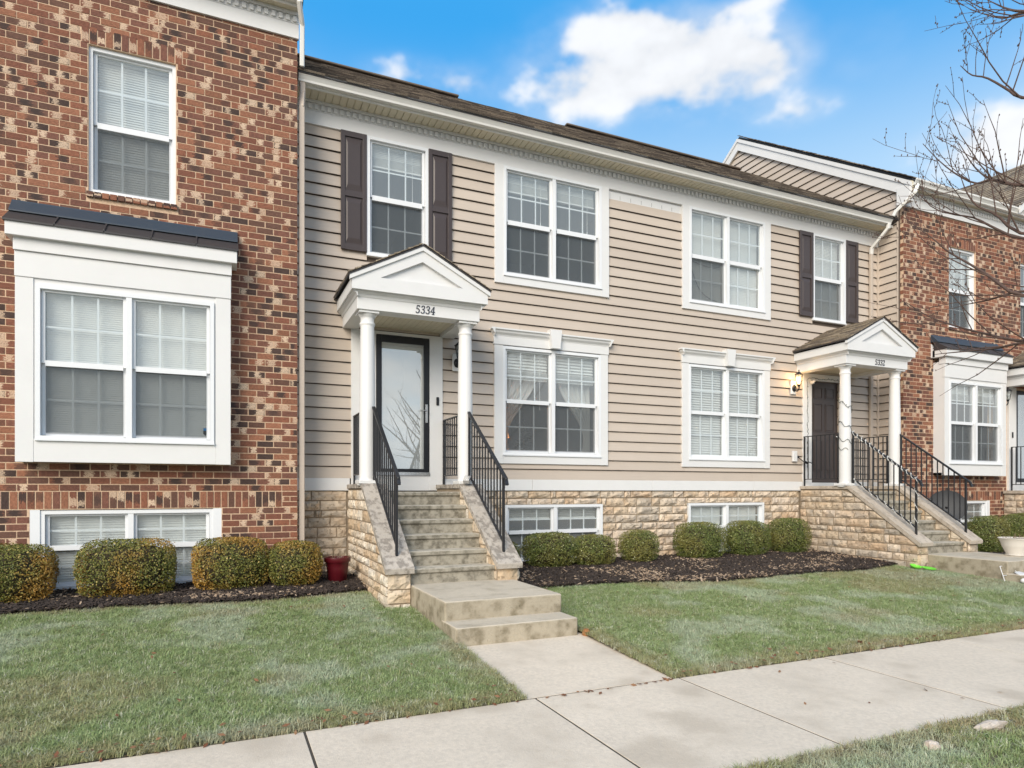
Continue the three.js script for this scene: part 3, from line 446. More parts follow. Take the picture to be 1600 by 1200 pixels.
// ---------------------------------------------------------------- the sided house in the middle
const YUP = [3.517, 4.261, 4.33, 5.098], YLOW = [0.655, 1.405, 1.463, 2.231], YBASE = [-1.09, -0.70, -0.645, -0.30];
const XL = 0.91, XR = 12.80, ZW = 0.035;
const house = thing('sided_house', 'beige clapboard house with brown shutters and stone base between two brick houses', 'house', [6.85, -1.66, 0]);
const H = [[2.382, 1, YUP], [11.30, 1, YUP], [4.99, 2, YUP], [8.66, 2, YUP], [4.975, 2, YLOW], [8.645, 2, YLOW], [5.02, 2, YBASE], [8.65, 2, YBASE]];
const holes = H.map((h) => holeOf(...h)), doorHole = [[2.07, 2.85, 0.02, 2.30], [10.83, 11.6, 0.02, 2.2]];
{
  const hr = [...holes.slice(0, 6), ...doorHole];
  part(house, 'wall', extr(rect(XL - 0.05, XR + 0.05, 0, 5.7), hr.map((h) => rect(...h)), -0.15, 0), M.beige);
  part(house, 'base_wall', extr(rect(XL - 0.05, XR + 0.05, -1.66, -0.004), holes.slice(6).map((h) => rect(...h)), -0.2, 0.004), M.stonemortar);
  part(house, 'interior', [box(XL, XR, -1.66, -1.6, -4.6, -0.2), box(XL, XR, -0.2, -0.02, -4.6, -0.16), box(XL, XR, 2.55, 2.85, -4.6, -0.16), box(XL, XR, 5.4, 5.5, -4.6, -0.16), box(XL, XR, -1.66, 5.5, -4.7, -4.6), box(XL - 0.05, XL, -1.66, 5.5, -4.6, -0.16), box(XR, XR + 0.05, -1.66, 5.5, -4.6, -0.16), box(6.78, 6.88, -1.6, 5.4, -4.6, -0.2), box(3.4, 3.5, -0.02, 5.4, -4.6, -0.2), box(10.2, 10.3, -0.02, 5.4, -4.6, -0.2)], M.room);
  planks(house, XL, XR, 0.176, 5.175, 4.848, [...hr, [6.05, 7.64, 5.02, 5.4]], { axis: 'x', z: 0 });
  part(house, 'bare_sheathing_strip', boxuv(box(6.05, 7.64, 5.0, 5.17, 0, 0.006)), M.white, 'bare white strip where the top siding board is missing');
  part(house, 'starter_strip', [0, 1, 2, 3, 4, 5].map((i) => box(6.3 + i * 0.22, 6.302 + i * 0.22, 5.03, 5.1, 0.006, 0.009)), M.joint);
  let a = XL; for (const b of [1.68, 4.6, 6.95, 9.3, 10.56]) { if (b === 4.6) a = 3.09; part(house, 'base_board', rbox(a + 0.002, b - 0.002, 0, 0.178, 0.004, 0.046, 0.004, 1), M.white); a = b; }
  part(house, 'base_board', rbox(11.88, 12.8, 0, 0.178, 0.004, 0.046, 0.004, 1), M.white);
  const sm = (u, v, w) => [u, v, w + 0.004];
  stones(house, XL, 1.64, -1.35, -0.002, [], null, sm, [M.stone[1], M.stone[5], M.stone[5], M.stone[5]], 11, 0.035);
  stones(house, 3.27, 10.5, -1.35, -0.002, holes.slice(6).map(([p, q, r, s]) => [p - 0.004, q + 0.004, r - 0.004, s + 0.004]), null, sm, M.stone, 12, 0.035);
  stones(house, 12.15, 12.78, -1.35, -0.002, [], null, sm, M.stone, 13, 0.035);
  eave(house, XL, XR - 0.02, 0, 5.172, [XL + 0.02, 12.62]);
  part(house, 'roof', runX([[0.5, 5.585], [0.5, 5.60], [-3.7, 8.395], [-7.9, 5.6], [-7.9, 5.5], [-3.7, 8.2], [0.3, 5.5]], XL - 0.02, XR - 0.03), M.panel);
  const sh = part(house, 'shingles', slope(XL, XR - 0.03, 0.515, 5.602, -3.7, 8.405, SH_DARK, 5), M.shingle); sh.userData.kind = 'stuff';
  for (const [a, b] of [[1.2, 4.6], [7.2, 12.4]]) part(house, 'ridge_cap', rbox(a, b, 8.38, 8.425, -3.85, -3.55, 0.02, 1), M.ridge);
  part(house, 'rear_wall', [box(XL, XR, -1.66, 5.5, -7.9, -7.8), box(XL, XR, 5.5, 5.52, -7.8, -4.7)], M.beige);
}
const W = H.map(([cx, n, ys], i) => sashWindow(house, cx, n, ys, i < 6 ? ZW : 0.02, { noscreen: [null, null, null, [false, true], null, [true, true], [true, true], [true, true]][i] }));
for (const cx of [4.99, 8.66]) {                   // flat casing of the upper windows
  const c = sub(house, 'window_casing'); for (const s of [-1, 1]) part(c, 'side_casing', rbox(cx + (s < 0 ? -1.056 : 0.903), cx + (s < 0 ? -0.903 : 1.056), 3.30, 5.171, 0.002, 0.062, 0.004, 1), M.white);
  part(c, 'bottom_casing', rbox(cx - 0.9025, cx + 0.9025, 3.301, 3.425, 0.002, 0.06, 0.004, 1), M.white);
}
for (const cx of [4.975, 8.645]) {                 // cased lower windows with crown and keystone
  const c = sub(house, 'window_casing'); for (const s of [-1, 1]) part(c, 'side_casing', rbox(cx + (s < 0 ? -1.049 : 0.903), cx + (s < 0 ? -0.903 : 1.049), 0.43, 2.315, 0.002, 0.062, 0.004, 1), M.white);
  part(c, 'bottom_casing', rbox(cx - 0.9025, cx + 0.9025, 0.431, 0.563, 0.002, 0.06, 0.004, 1), M.white);
  part(c, 'header', rbox(cx - 1.06, cx + 1.06, 2.316, 2.45, 0.002, 0.072, 0.004, 1), M.white);
  part(c, 'crown', [runX([[0.002, 2.451], [0.07, 2.451], [0.076, 2.47], [0.082, 2.478], [0.105, 2.505], [0.112, 2.53], [0.135, 2.545], [0.135, 2.567], [0.002, 2.567]], cx - 1.06, cx + 1.06), ...[-1, 1].map((s) => { const q = [[0.002, 2.451], [0.008, 2.478], [0.03, 2.505], [0.037, 2.53], [0.06, 2.545], [0.06, 2.567], [0.002, 2.567]]; return runZ(q.map(([w, y]) => [cx + s * (1.06 + w), y]), 0.002, 0.135); })], M.white);
  part(c, 'keystone', extr([[cx - 0.075, 2.317], [cx + 0.075, 2.317], [cx + 0.105, 2.62], [cx - 0.105, 2.62]], [], 0.003, 0.165), M.white);
}
shutter(house, 1.547, 1.917, 3.466, 5.168, 0.046); shutter(house, 2.848, 3.216, 3.466, 5.168, 0.046); shutter(house, 10.468, 10.835, 3.486, 5.168, 0.046); shutter(house, 11.766, 12.12, 3.486, 5.168, 0.046);
part(house, 'downspout', pipe([V(0.985, 5.49, 0.41), V(0.985, 5.36, 0.41), V(0.965, 5.12, 0.5), V(0.965, -1.1, 0.5)]), M.siding[1], 'beige pipe in the corner beside the brick wall');
part(house, 'downspout', pipe([V(12.56, 5.50, 0.43), V(12.56, 5.42, 0.42), V(12.5, 5.10, 0.09), V(12.5, 4.98, 0.08)]), M.gutter); part(house, 'downspout', pipe([V(12.5, 4.98, 0.08), V(12.5, -1.1, 0.08)]), M.siding[1]);
part(house, 'corner_post', box(12.73, 12.775, 0.178, 5.16, 0.03, 0.06), M.siding[0]);

// blinds and curtains behind its windows
const BU = 'raised blinds of the upper windows';
blind(W[0], 0, 0.19, 0.025, 'raised white blind at the top of the shuttered window above the left gabled porch', null, 1.05, true);
blind(W[2], 0, 0.17, 0.025, 'raised white blind behind the left sash of the dark upper double window', BU, 1.05, true);
blind(W[2], 1, 0.17, 0.025, 'raised white blind behind the right sash of the dark upper double window', BU, 1.05, true);
blind(W[4], 0, 0.27, 0.05, 'white blind pulled part way above the left curtain of the keystone window', 'part drawn blinds above the curtains', 0.95, true);
blind(W[4], 1, 0.27, 0.05, 'white blind pulled part way above the right curtain of the keystone window', 'part drawn blinds above the curtains', 0.95);
const corded = blind(W[3], 0, 1, 0.03, 'closed white blind with a slack dark cord, right upper double window', 'closed blinds of the right upper window', 1.1);
part(corded, 'cord', tube([V(7.87, 4.24, -0.06), V(8.05, 4.20, -0.055), V(8.3, 4.17, -0.055), V(8.55, 4.2, -0.06)], 0.005), M.iron); part(corded, 'cord', tube([V(7.86, 4.2, -0.06), V(7.95, 3.95, -0.055), V(8.1, 3.7, -0.05), V(8.3, 3.58, -0.05), V(8.5, 3.54, -0.055)], 0.005), M.iron);
blind(W[3], 1, 1, 0.03, 'closed white blind in the right half of the right upper double window', 'closed blinds of the right upper window', 1.1);
blind(W[1], 0, 1, 0.03, 'closed white blind in the shuttered window above the right gabled porch', null, 1.05);
blind(W[5], 0, 1, 0.045, 'wide slat blind in the left half of the window beside the brown door', 'wide slat blinds', 0.85);
blind(W[5], 1, 1, 0.045, 'wide slat blind in the right half of the window beside the brown door', 'wide slat blinds', 0.85);
blind(W[6], 0, 0.2, 0.025, 'raised blind in the left half of the dark basement window by the left steps', 'raised basement blinds', 1.05);
blind(W[6], 1, 0.2, 0.025, 'raised blind in the right half of the dark basement window by the left steps', 'raised basement blinds', 1.05);
blind(W[7], 0, 1, 0.025, 'closed blind in the left half of the basement window behind the paired shrubs', 'closed basement blinds in the stone wall', 1.05);
blind(W[7], 1, 1, 0.025, 'closed blind in the right half of the basement window behind the paired shrubs', 'closed basement blinds in the stone wall', 1.05);
function curtain(x0, side, label) {                // a tied-back panel: full width at the top, gathered to one side low down
  const pos = [], nu = 40, nv = 24, z0 = -0.2, yT = 1.85, yB = 0.5;
  const at = (i, j) => { const u = i / nu, v = j / nv, y = lerp(yT, yB, v), tie = sst(0, 0.62, v), w = lerp(0.62, 0.12, tie) + 0.1 * sst(0.7, 1, v); return [x0 + side * u * w, y - 0.1 * u * tie, z0 + 0.022 * Math.sin(u * 34 + v * 3) * (1 - 0.3 * tie)]; };
  for (let i = 0; i < nu; i++) for (let j = 0; j < nv; j++) { const a = at(i, j), b = at(i + 1, j), c = at(i + 1, j + 1), d = at(i, j + 1); pos.push(...a, ...d, ...c, ...a, ...c, ...b); }
  const g = new THREE.BufferGeometry(); g.setAttribute('position', new THREE.BufferAttribute(new Float32Array(pos), 3)); g.computeVertexNormals();
  single('curtain', label, 'curtain', [g, bar(V(x0, yT + 0.005, z0), V(x0 + side * 0.6, yT + 0.005, z0), 0.008)], M.curtain, [x0, yB, z0], 'tied back curtains');
}
curtain(4.15, 1, 'sheer white curtain tied back to the left behind the keystone window'); curtain(5.81, -1, 'sheer white curtain tied back to the right behind the keystone window');
{ // a lit lamp and a dark fir inside the curtained window
  const l = thing('table_lamp', 'small lamp with glowing orange shade inside the curtained ground floor window', 'lamp', [4.32, 0.52, -0.55]);
  part(l, 'lamp_base', [norm(new THREE.LatheGeometry([[0.001, 0], [0.08, 0], [0.08, 0.02], [0.02, 0.05], [0.05, 0.15], [0.05, 0.22], [0.012, 0.3], [0.012, 0.42]].map(([x, y]) => new THREE.Vector2(x, y)), 16).translate(4.32, 0.52, -0.55))], M.door);
  part(l, 'lamp_shade', [norm(new THREE.CylinderGeometry(0.07, 0.12, 0.2, 20, 1, true).translate(4.32, 0.99, -0.55))], std({ color: lin(0.9, 0.5, 0.22), emissive: lin(1, 0.36, 0.1), emissiveIntensity: 0.55, side: THREE.DoubleSide }));
  const pl = new THREE.PointLight(new THREE.Color(1, 0.5, 0.2), 0.05, 4); pl.position.set(4.32, 0.99 + B, -0.55); pl.castShadow = true; scene.add(pl);
  part(house, 'interior_shelf', box(3.55, 6.3, 0.46, 0.518, -0.9, -0.28), M.room);
  const f = thing('potted_fir', 'small dark fir tree standing behind the curtained ground floor window', 'tree', [4.72, 0.52, -0.55]), gs = []; let s0 = seed; seed = 61;
  for (let i = 0; i < 170; i++) { const t = rnd(), y = 0.62 + 0.55 * t, a = rr(0, 6.28), L = 0.24 * (1.05 - t); gs.push(bar(V(4.72, y, -0.55), V(4.72 + Math.cos(a) * L, y + rr(-0.02, 0.07), -0.55 + Math.sin(a) * L * 0.8), 0.006, 0.002, 4)); } seed = s0;
  part(f, 'foliage', gs, std({ color: lin(0.03, 0.045, 0.022), roughness: 0.9 })); part(f, 'trunk', bar(V(4.72, 0.52, -0.55), V(4.72, 1.16, -0.55), 0.018, 0.004), M.door);
}

// ---------------------------------------------------------------- brick houses
function bay(house, x0, x1, zf, cx, side) {
  const z = zf + 0.23, b = sub(house, 'bay_window'), ht = [cx - half2, cx + half2, 0.575, 2.36];
  part(b, 'bay_front', extr(rect(x0, x1, 0.325, 2.66), [rect(cx - half2 + 0.01, cx + half2 - 0.01, 0.58, 2.292)], z - 0.05, z), M.white);
  part(b, 'bay_side', [box(x0, x0 + 0.05, 0.325, 2.7, zf - 0.02, z - 0.05), box(x1 - 0.05, x1, 0.325, 2.7, zf - 0.02, z - 0.05), box(x0, x1, 0.325, 0.375, zf - 0.02, z - 0.05)], M.white);
  part(b, 'corner_board', rbox(x0 - 0.004, x0 + 0.165, 0.318, 2.366, z + 0.0005, z + 0.012, 0.003, 1), M.white); part(b, 'corner_board', rbox(x1 - 0.165, x1 + 0.004, 0.318, 2.366, z + 0.0005, z + 0.012, 0.003, 1), M.white);
  part(b, 'apron_panel', rbox(x0 + 0.1655, x1 - 0.1655, 0.32, 0.574, z + 0.0005, z + 0.009, 0.003, 1), M.white);
  part(b, 'header_board', rbox(x0 - 0.008, x1 + 0.008, 2.367, 2.648, z - 0.03, z + 0.022, 0.004, 1), M.white);
  part(b, 'upper_header_board', rbox(x0 - 0.015, x1 + 0.015, 2.65, 2.80, z - 0.1, z + 0.045, 0.004, 1), M.white);
  part(b, 'roof_fascia', [rbox(x0 - 0.075, x1 + 0.075, 2.79, 2.945, z - 0.2, z + 0.105, 0.005, 1), runX([[zf - 0.05, 2.8], [z - 0.15, 2.8], [z - 0.15, 2.94], [zf - 0.05, 3.18]], x0 - 0.075, x0 - 0.03), runX([[zf - 0.05, 2.8], [z - 0.15, 2.8], [z - 0.15, 2.94], [zf - 0.05, 3.18]], x1 + 0.03, x1 + 0.075)], M.white);
  const n = 5, ze = z + 0.125, zm = zf + 0.10;                       // lower metal panels with seams, flashing above
  for (let i = 0; i < n; i++) { const a = lerp(x0 - 0.095, x1 + 0.095, i / n) + 0.004, c = lerp(x0 - 0.095, x1 + 0.095, (i + 1) / n) - 0.004; part(b, 'roof_panel', runX([[ze, 2.935], [ze, 2.955], [zm, 3.13], [zm - 0.03, 3.10], [zm - 0.03, 2.945]], a, c), M.panel); if (i) part(b, 'roof_seam', runX([[ze + 0.002, 2.957], [ze + 0.002, 2.972], [zm, 3.152], [zm, 3.12]], a - 0.012, a + 0.004), M.panel); }
  part(b, 'roof_flashing', runX([[zm + 0.05, 3.115], [zm + 0.05, 3.13], [zf + 0.03, 3.265], [zf + 0.018, 3.285], [zf - 0.004, 3.285], [zf - 0.004, 3.13]], x0 - 0.085, x1 + 0.085), M.flash);
  return z;
}
function brickHouse(o) {
  const h = thing('brick_house', o.label, 'house', [o.ox, -1.66, 0.57]), zf = 0.57, x0 = o.x0, x1 = o.x1;
  const up = o.upw.map((c) => holeOf(c, 1, [3.605, 4.32, 4.385, 5.19])), ba = [o.bx0 + 0.06, o.bx1 - 0.06, 0.38, 2.75], bs = [o.basew - 1.0, o.basew + 1.0, -1.165, -0.222], dr = o.door ? [[o.door - 0.42, o.door + 0.42, 0, 2.3]] : [];
  const all = [...up, ba, bs, ...dr];
  part(h, 'mortar_wall', extr(rect(x0, x1, -1.66, o.yf + 0.4), all.map((r) => rect(...r)), zf - 0.12, zf - 0.0045), M.mortar);
  part(h, 'interior', [box(x0, x1, -0.2, -0.02, -4, zf - 0.13), box(x0, x1, 2.8, 3.05, -4, zf - 0.13), box(x0, x1, 5.6, 5.7, -4, zf - 0.13), box(x0, x1, -1.66, 5.7, -4.1, -4), box(x0, x0 + 0.05, -1.66, 5.7, -4, zf - 0.13), box(x1 - 0.05, x1, -1.66, 5.7, -4, zf - 0.13)], M.room);
  const soldiers = [[...o.sol, -0.216, -0.008, 0.0812, 0], ...o.upw.flatMap((c) => [[c - 0.53, c + 0.53, 5.257, 5.461, 0.0812, 0], [c - 0.48, c + 0.48, 3.445, 3.52, 0.0812, 0.03]]), [o.basew - 1.02, o.basew + 1.02, -1.24, -1.165, 0.0812, 0.03]];
  const upC = o.upw.map((c) => [c - half1, c + half1, 3.52, 5.257]);
  layBricks(h, o.bk0, o.bk1, zf, [...upC, [o.bx0 + 0.05, o.bx1 - 0.05, 0.375, 2.9], [o.basew - 1.0, o.basew + 1.0, -1.165, -0.222], ...(o.door ? [[o.door - 0.7, o.door + 0.7, 0, 2.35]] : [])], -1.66, o.yf + 0.02, [[o.bx0 - 0.1, o.bx1 + 0.1, 0.3, 3.25], ...(o.hid || [])], soldiers, o.corner);
  const wu = o.upw.map((c) => sashWindow(h, c, 1, [3.605, 4.32, 4.385, 5.185], zf - 0.07));
  const cx = o.bc, zb = bay(h, o.bx0, o.bx1, zf, cx);
  const wb = sashWindow(h, cx, 2, YLOW, zb - 0.008), bw = sashWindow(h, o.basew, 2, [-1.075, -0.695, -0.64, -0.30], zf - 0.05, { noscreen: [true, true] });
  part(h, 'basement_casing', [box(o.basew - 1.0, o.basew - 0.904, -1.165, -0.222, zf - 0.1, zf - 0.006), box(o.basew + 0.904, o.basew + 1.0, -1.165, -0.222, zf - 0.1, zf - 0.006)], M.vinyl);
  // eave with a shallow soffit
  const yf = o.yf, ys = yf + 0.317, e0 = o.e0, e1 = o.e1;
  part(h, 'frieze_board', rbox(e0, e1, yf, yf + 0.185, zf - 0.02, zf + 0.03, 0.003, 1), M.white);
  const d = [box(e0, e1, yf + 0.185, yf + 0.31, zf - 0.02, zf + 0.036), box(e0, e1, yf + 0.275, yf + 0.316, zf - 0.02, zf + 0.075)]; for (let x = e0 + 0.01; x < e1 - 0.05; x += 0.088) d.push(box(x, x + 0.048, yf + 0.2, yf + 0.268, zf, zf + 0.06)); part(h, 'dentil_moulding', d, M.white);
  for (let x = e0; x < e1 - 0.02; x += 0.2) { const e = Math.min(e1, x + 0.2); part(h, 'soffit_panel', [box(x + 0.003, e - 0.003, ys, ys + 0.012, zf, zf + 0.175), box(x, e, ys + 0.006, ys + 0.014, zf - 0.05, zf + 0.175)], M.soffit); }
  const z = zf + 0.2; part(h, 'fascia', box(e0, e1, ys - 0.012, ys + 0.15, z - 0.025, z), M.gutter);
  part(h, 'gutter', runX([[z, ys + 0.012], [z + 0.075, ys + 0.012], [z + 0.082, ys + 0.04], [z + 0.105, ys + 0.075], [z + 0.122, ys + 0.095], [z + 0.125, ys + 0.126], [z + 0.113, ys + 0.126], [z + 0.07, ys + 0.03], [z + 0.004, ys + 0.03], [z + 0.004, ys + 0.126], [z, ys + 0.126]], e0 - 0.02, e1 + 0.02), M.gutter);
  const zr = o.zr, yr = ys + 0.14 + 0.667 * (z - zr + 0.05); part(h, 'roof', runX([[z + 0.03, ys + 0.13], [z + 0.03, ys + 0.155], [zr, yr], [-8.8, ys + 0.14], [-8.8, ys + 0.02], [zr, yr - 0.2], [z - 0.1, ys + 0.03]], o.r0, o.r1), M.panel);
  part(h, 'shingles', slope(o.s0, o.s1, z + 0.045, ys + 0.16, zr, yr + 0.01, SH_DARK, 21), M.shingle).userData.kind = 'stuff';
  return { h, wu, wb, bw, zf };
}
const BL = brickHouse({ label: 'red brick house with white box bay window at the left edge', ox: -3, x0: -7, x1: XL - 0.012, bk0: -3.9, bk1: XL, upw: [-0.985], bx0: -2.088, bx1: 0.088, bc: -1.0, basew: -1.012, sol: [-3.9, 0.71], corner: 0.71, zr: -3.8, yf: 5.95, e0: -7, e1: XL + 0.01, r0: -7.2, r1: XL + 0.05, s0: -4, s1: XL + 0.04, hid: [[-1.7, 1.2, -1.4, -0.75]] });
const BR = brickHouse({ label: 'red brick house with gabled side wall and bay window behind the bare branches', ox: 15.5, x0: XR + 0.02, x1: 24, bk0: XR, bk1: 18.6, upw: [14.735, 17.3], bx0: 13.755, bx1: 15.86, bc: 14.807, basew: 14.7, sol: [13.0, 18.6], corner: null, zr: -4.05, yf: 5.85, e0: XR - 0.02, e1: 24, r0: 12.76, r1: 24, s0: 12.67, s1: 19, door: 17.0, hid: [[10, 13.0, -2, 1.1], [16, 18, -1, 3]] });
blind(BL.wb, 0, 1, 0.025, 'closed white blind in the left half of the large bay window on the left', 'closed blinds of the left bay window', 1.05);
blind(BL.wb, 1, 1, 0.025, 'closed white blind in the right half of the large bay window, blue sticker beside it', 'closed blinds of the left bay window', 1.05);
blind(BL.wu[0], 0, 1, 0.03, 'closed white blind in the top window of the left brick wall', null, 1.12);
blind(BL.bw, 0, 1, 0.03, 'closed blind in the left half of the basement window under the left bay', 'closed basement blinds in the brick wall', 0.9);
blind(BL.bw, 1, 1, 0.03, 'closed blind in the right half of the basement window under the left bay', 'closed basement blinds in the brick wall', 0.9);
blind(BR.wb, 0, 0.2, 0.03, 'raised blind in the left half of the small bay window on the right', 'raised blinds of the right bay window', 1.05);
blind(BR.wb, 1, 0.2, 0.03, 'raised blind in the right half of the small bay window on the right', 'raised blinds of the right bay window', 1.05);
blind(BR.wu[0], 0, 0.5, 0.03, 'half drawn white blind in the upper window behind the bare branches', null, 1.1);
single('security_sticker', 'small blue and black shield sticker in a lower corner of the left bay window', 'sticker', [tint(box(-0.215, -0.175, 0.735, 0.765, 0.737, 0.739), [0.01, 0.18, 0.45]), tint(extr([[-0.217, 0.735], [-0.217, 0.695], [-0.195, 0.675], [-0.173, 0.695], [-0.173, 0.735]], [], 0.7365, 0.7385), [0.02, 0.025, 0.03])], M.vc, [-0.195, 0.675, 0.738]);
{ // left house: pipe down to the lower gutter; right house: gabled side wall
  part(BL.h, 'downspout', pipe([V(0.90, 6.28, 0.83), V(0.955, 6.1, 0.66), V(0.965, 5.64, 0.55)], 0.06, 0.05), M.gutter);
  const g = BR.h, pk = 9.46, half = (y) => [-4.05 - (pk - 0.12 - y) / 0.667, Math.min(0.47, -4.05 + (pk - 0.12 - y) / 0.667)];
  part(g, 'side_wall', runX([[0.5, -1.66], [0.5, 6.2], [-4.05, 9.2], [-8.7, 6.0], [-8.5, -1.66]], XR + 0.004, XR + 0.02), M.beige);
  planks(g, 0.03, 0.47, 0.1, 5.35, 4.848, [], { axis: 'z', x: XR + 0.004 }, false);
  planks(g, half, 0, 5.36, pk - 0.3, 4.848, [], { axis: 'z', x: XR + 0.004 }, false, 'gable_board');
  const rk = (t, b) => [[0.80, 6.29 - t], [-4.05, pk + 0.06 - t], [-8.7, 6.3 - t], [-8.7, 6.3 - b], [-4.05, pk + 0.06 - b], [0.80, 6.29 - b]];
  part(g, 'rake_board', runX(rk(0.05, 0.34), 12.71, 12.752), M.white); part(g, 'rake_trim', runX(rk(0.03, 0.12), 12.685, 12.709), M.white); part(g, 'rake_soffit', runX(rk(0.02, 0.33), 12.753, XR), M.soffit);
  part(g, 'eave_return', [rbox(12.70, XR + 0.02, 5.87, 6.22, 0.50, 0.79, 0.006, 1)], M.white);
  part(g, 'corner_post', [box(XR - 0.036, XR - 0.003, 0.1, 5.86, 0.462, 0.476), box(XR - 0.05, XR - 0.004, 0.1, 5.86, 0.012, 0.05)], M.siding[0]);
  part(g, 'downspout', pipe([V(12.80, 6.16, 0.88), V(12.76, 6.02, 0.86), V(12.60, 5.72, 0.56), V(12.59, 5.64, 0.52)], 0.07, 0.06), M.gutter);
  // cross gable further along its roof
  const cx = 18.6, w = 2.35, zf = 0.9, yE = 6.33, yP = 8.25, d = V(w, yP - yE, 0), L = d.length(); d.normalize();
  part(g, 'cross_gable', runZ([[cx - w, yE - 0.05], [cx + w, yE - 0.05], [cx, yP - 0.05]], -3, zf - 0.12), M.siding[0]);
  part(g, 'cross_gable_rake', [runZ([[cx - w - 0.05, yE - 0.16], [cx - w - 0.05, yE + 0.02], [cx, yP + 0.05], [cx + w, yE], [cx + w, yE - 0.2], [cx, yP - 0.16]], zf - 0.02, zf + 0.02)], M.white);
  part(g, 'cross_gable_shingles', place(shingles(4.4, L + 0.05, SH_TAN, 0.14, 33), V(cx - w - 0.06, yE, zf + 0.04), V(0, 0, -1), V(-d.y, d.x, 0), d), M.shingle).userData.kind = 'stuff';
}

// ---------------------------------------------------------------- gabled porches
const font = await new FontLoader().loadAsync('fonts/droid/droid_serif_regular.typeface.json');
function portico(xc, zo, label, number) {
  const p = thing('porch', label, 'porch', [xc, -0.02, zo + 0.6], 'gabled entrance porches'), zf = zo + 1.25, hw = 0.922, bw = 0.84, b0 = 2.335, b1 = 2.50;
  const prof = [[0.001, 0.06], [0.125, 0.06], [0.132, 0.075], [0.132, 0.10], [0.118, 0.115], [0.112, 0.13], [0.105, 0.14], [0.104, 0.16], [0.105, 0.7], [0.102, 1.3], [0.095, 1.8], [0.088, 2.15], [0.098, 2.16], [0.1, 2.175], [0.098, 2.19], [0.088, 2.2], [0.088, 2.25], [0.096, 2.262], [0.108, 2.28], [0.118, 2.298], [0.118, 2.305], [0.001, 2.305]].map(([r, y]) => new THREE.Vector2(r, y));
  for (const s of [-1, 1]) { const x = xc + s * 0.68, z = zo + 1.0; part(p, 'column', [norm(new THREE.LatheGeometry(prof, 36).translate(x, 0, z)), rbox(x - 0.135, x + 0.135, 0.09, 0.135, z - 0.135, z + 0.135, 0.006), rbox(x - 0.13, x + 0.13, 2.303, b0 + 0.002, z - 0.13, z + 0.13, 0.004)], M.white); }
  part(p, 'front_beam', rbox(xc - bw, xc + bw, b0, b1 + 0.03, zf - 0.33, zf - 0.1, 0.005, 1), M.white);
  for (const s of [-1, 1]) part(p, 'side_beam', rbox(...(s < 0 ? [xc - bw, xc - bw + 0.22] : [xc + bw - 0.22, xc + bw]), b0 + 0.0005, b1 + 0.029, zo + 0.03, zf - 0.3305, 0.005, 1), M.white);
  const cv = [[0, b1 - 0.015], [0.008, b1 - 0.01], [0.02, b1 + 0.02], [0.055, b1 + 0.045], [0.062, b1 + 0.062], [0, b1 + 0.062]];
  part(p, 'cove_moulding', [runX(cv.map(([w, y]) => [zf - 0.1 + w, y]), xc - bw, xc + bw), ...[-1, 1].map((s) => runZ(cv.map(([w, y]) => [xc + s * (bw + w), y]), zo + 0.03, zf - 0.1 + 0.055))], M.white);
  const yb = b1 + 0.06, yc = 2.705, ya = 3.16;
  part(p, 'pediment', extr([[xc - hw, yb], [xc + hw, yb], [xc + hw, yc], [xc, ya], [xc - hw, yc]], [[[xc - 0.56, 2.735], [xc + 0.56, 2.735], [xc, 3.015]]], zf - 0.06, zf), M.white);
  part(p, 'tympanum', extr([[xc - 0.62, 2.71], [xc + 0.62, 2.71], [xc, 3.04]], [], zf - 0.075, zf - 0.045), M.white);
  for (const s of [-1, 1]) part(p, 'side_fascia', rbox(...(s < 0 ? [xc - hw, xc - hw + 0.03] : [xc + hw - 0.03, xc + hw]), yb, yc, zo + 0.03, zf - 0.061, 0.003, 1), M.white);
  part(p, 'rake_trim', extr([[xc - hw - 0.03, yc - 0.035], [xc - hw - 0.03, yc + 0.02], [xc, ya + 0.055], [xc + hw + 0.03, yc + 0.02], [xc + hw + 0.03, yc - 0.035], [xc, ya]], [], zf - 0.03, zf + 0.022), M.white);
  part(p, 'roof_deck', [runZ([[xc - hw - 0.04, yc + 0.018], [xc - hw - 0.04, yc + 0.036], [xc, ya + 0.075], [xc + hw + 0.04, yc + 0.036], [xc + hw + 0.04, yc + 0.018], [xc, ya + 0.0565]], zo + 0.03, zf + 0.03), runZ([[xc - hw + 0.03, yb], [xc + hw - 0.03, yb], [xc + hw - 0.03, yc], [xc, ya - 0.02], [xc - hw + 0.03, yc]], zo + 0.03, zo + 0.05)], M.panel);
  const d = V(hw + 0.05, ya - yc + 0.045, 0), L = d.length(); d.normalize();
  for (const s of [-1, 1]) part(p, 'shingles', place(shingles(zf + 0.04 - zo - 0.03, L, SH_TAN, 0.095, 40 + s), V(xc + s * (hw + 0.05), yc + 0.038, zo + 0.03), V(0, 0, 1), V(s * d.y, d.x, 0), V(-s * d.x, d.y, 0)), M.shingle).userData.kind = 'stuff';
  for (let i = 0; i < 8; i++) { const a = lerp(xc - bw + 0.22, xc + bw - 0.22, i / 8), b = lerp(xc - bw + 0.22, xc + bw - 0.22, (i + 1) / 8); part(p, 'ceiling_panel', [box(a + 0.003, (a + b) / 2 - 0.002, b0 + 0.06, b0 + 0.07, zo + 0.03, zf - 0.33), box((a + b) / 2 + 0.002, b - 0.003, b0 + 0.06, b0 + 0.07, zo + 0.03, zf - 0.33), box(a, b, b0 + 0.066, b0 + 0.074, zo + 0.03, zf - 0.33)], M.soffit); }
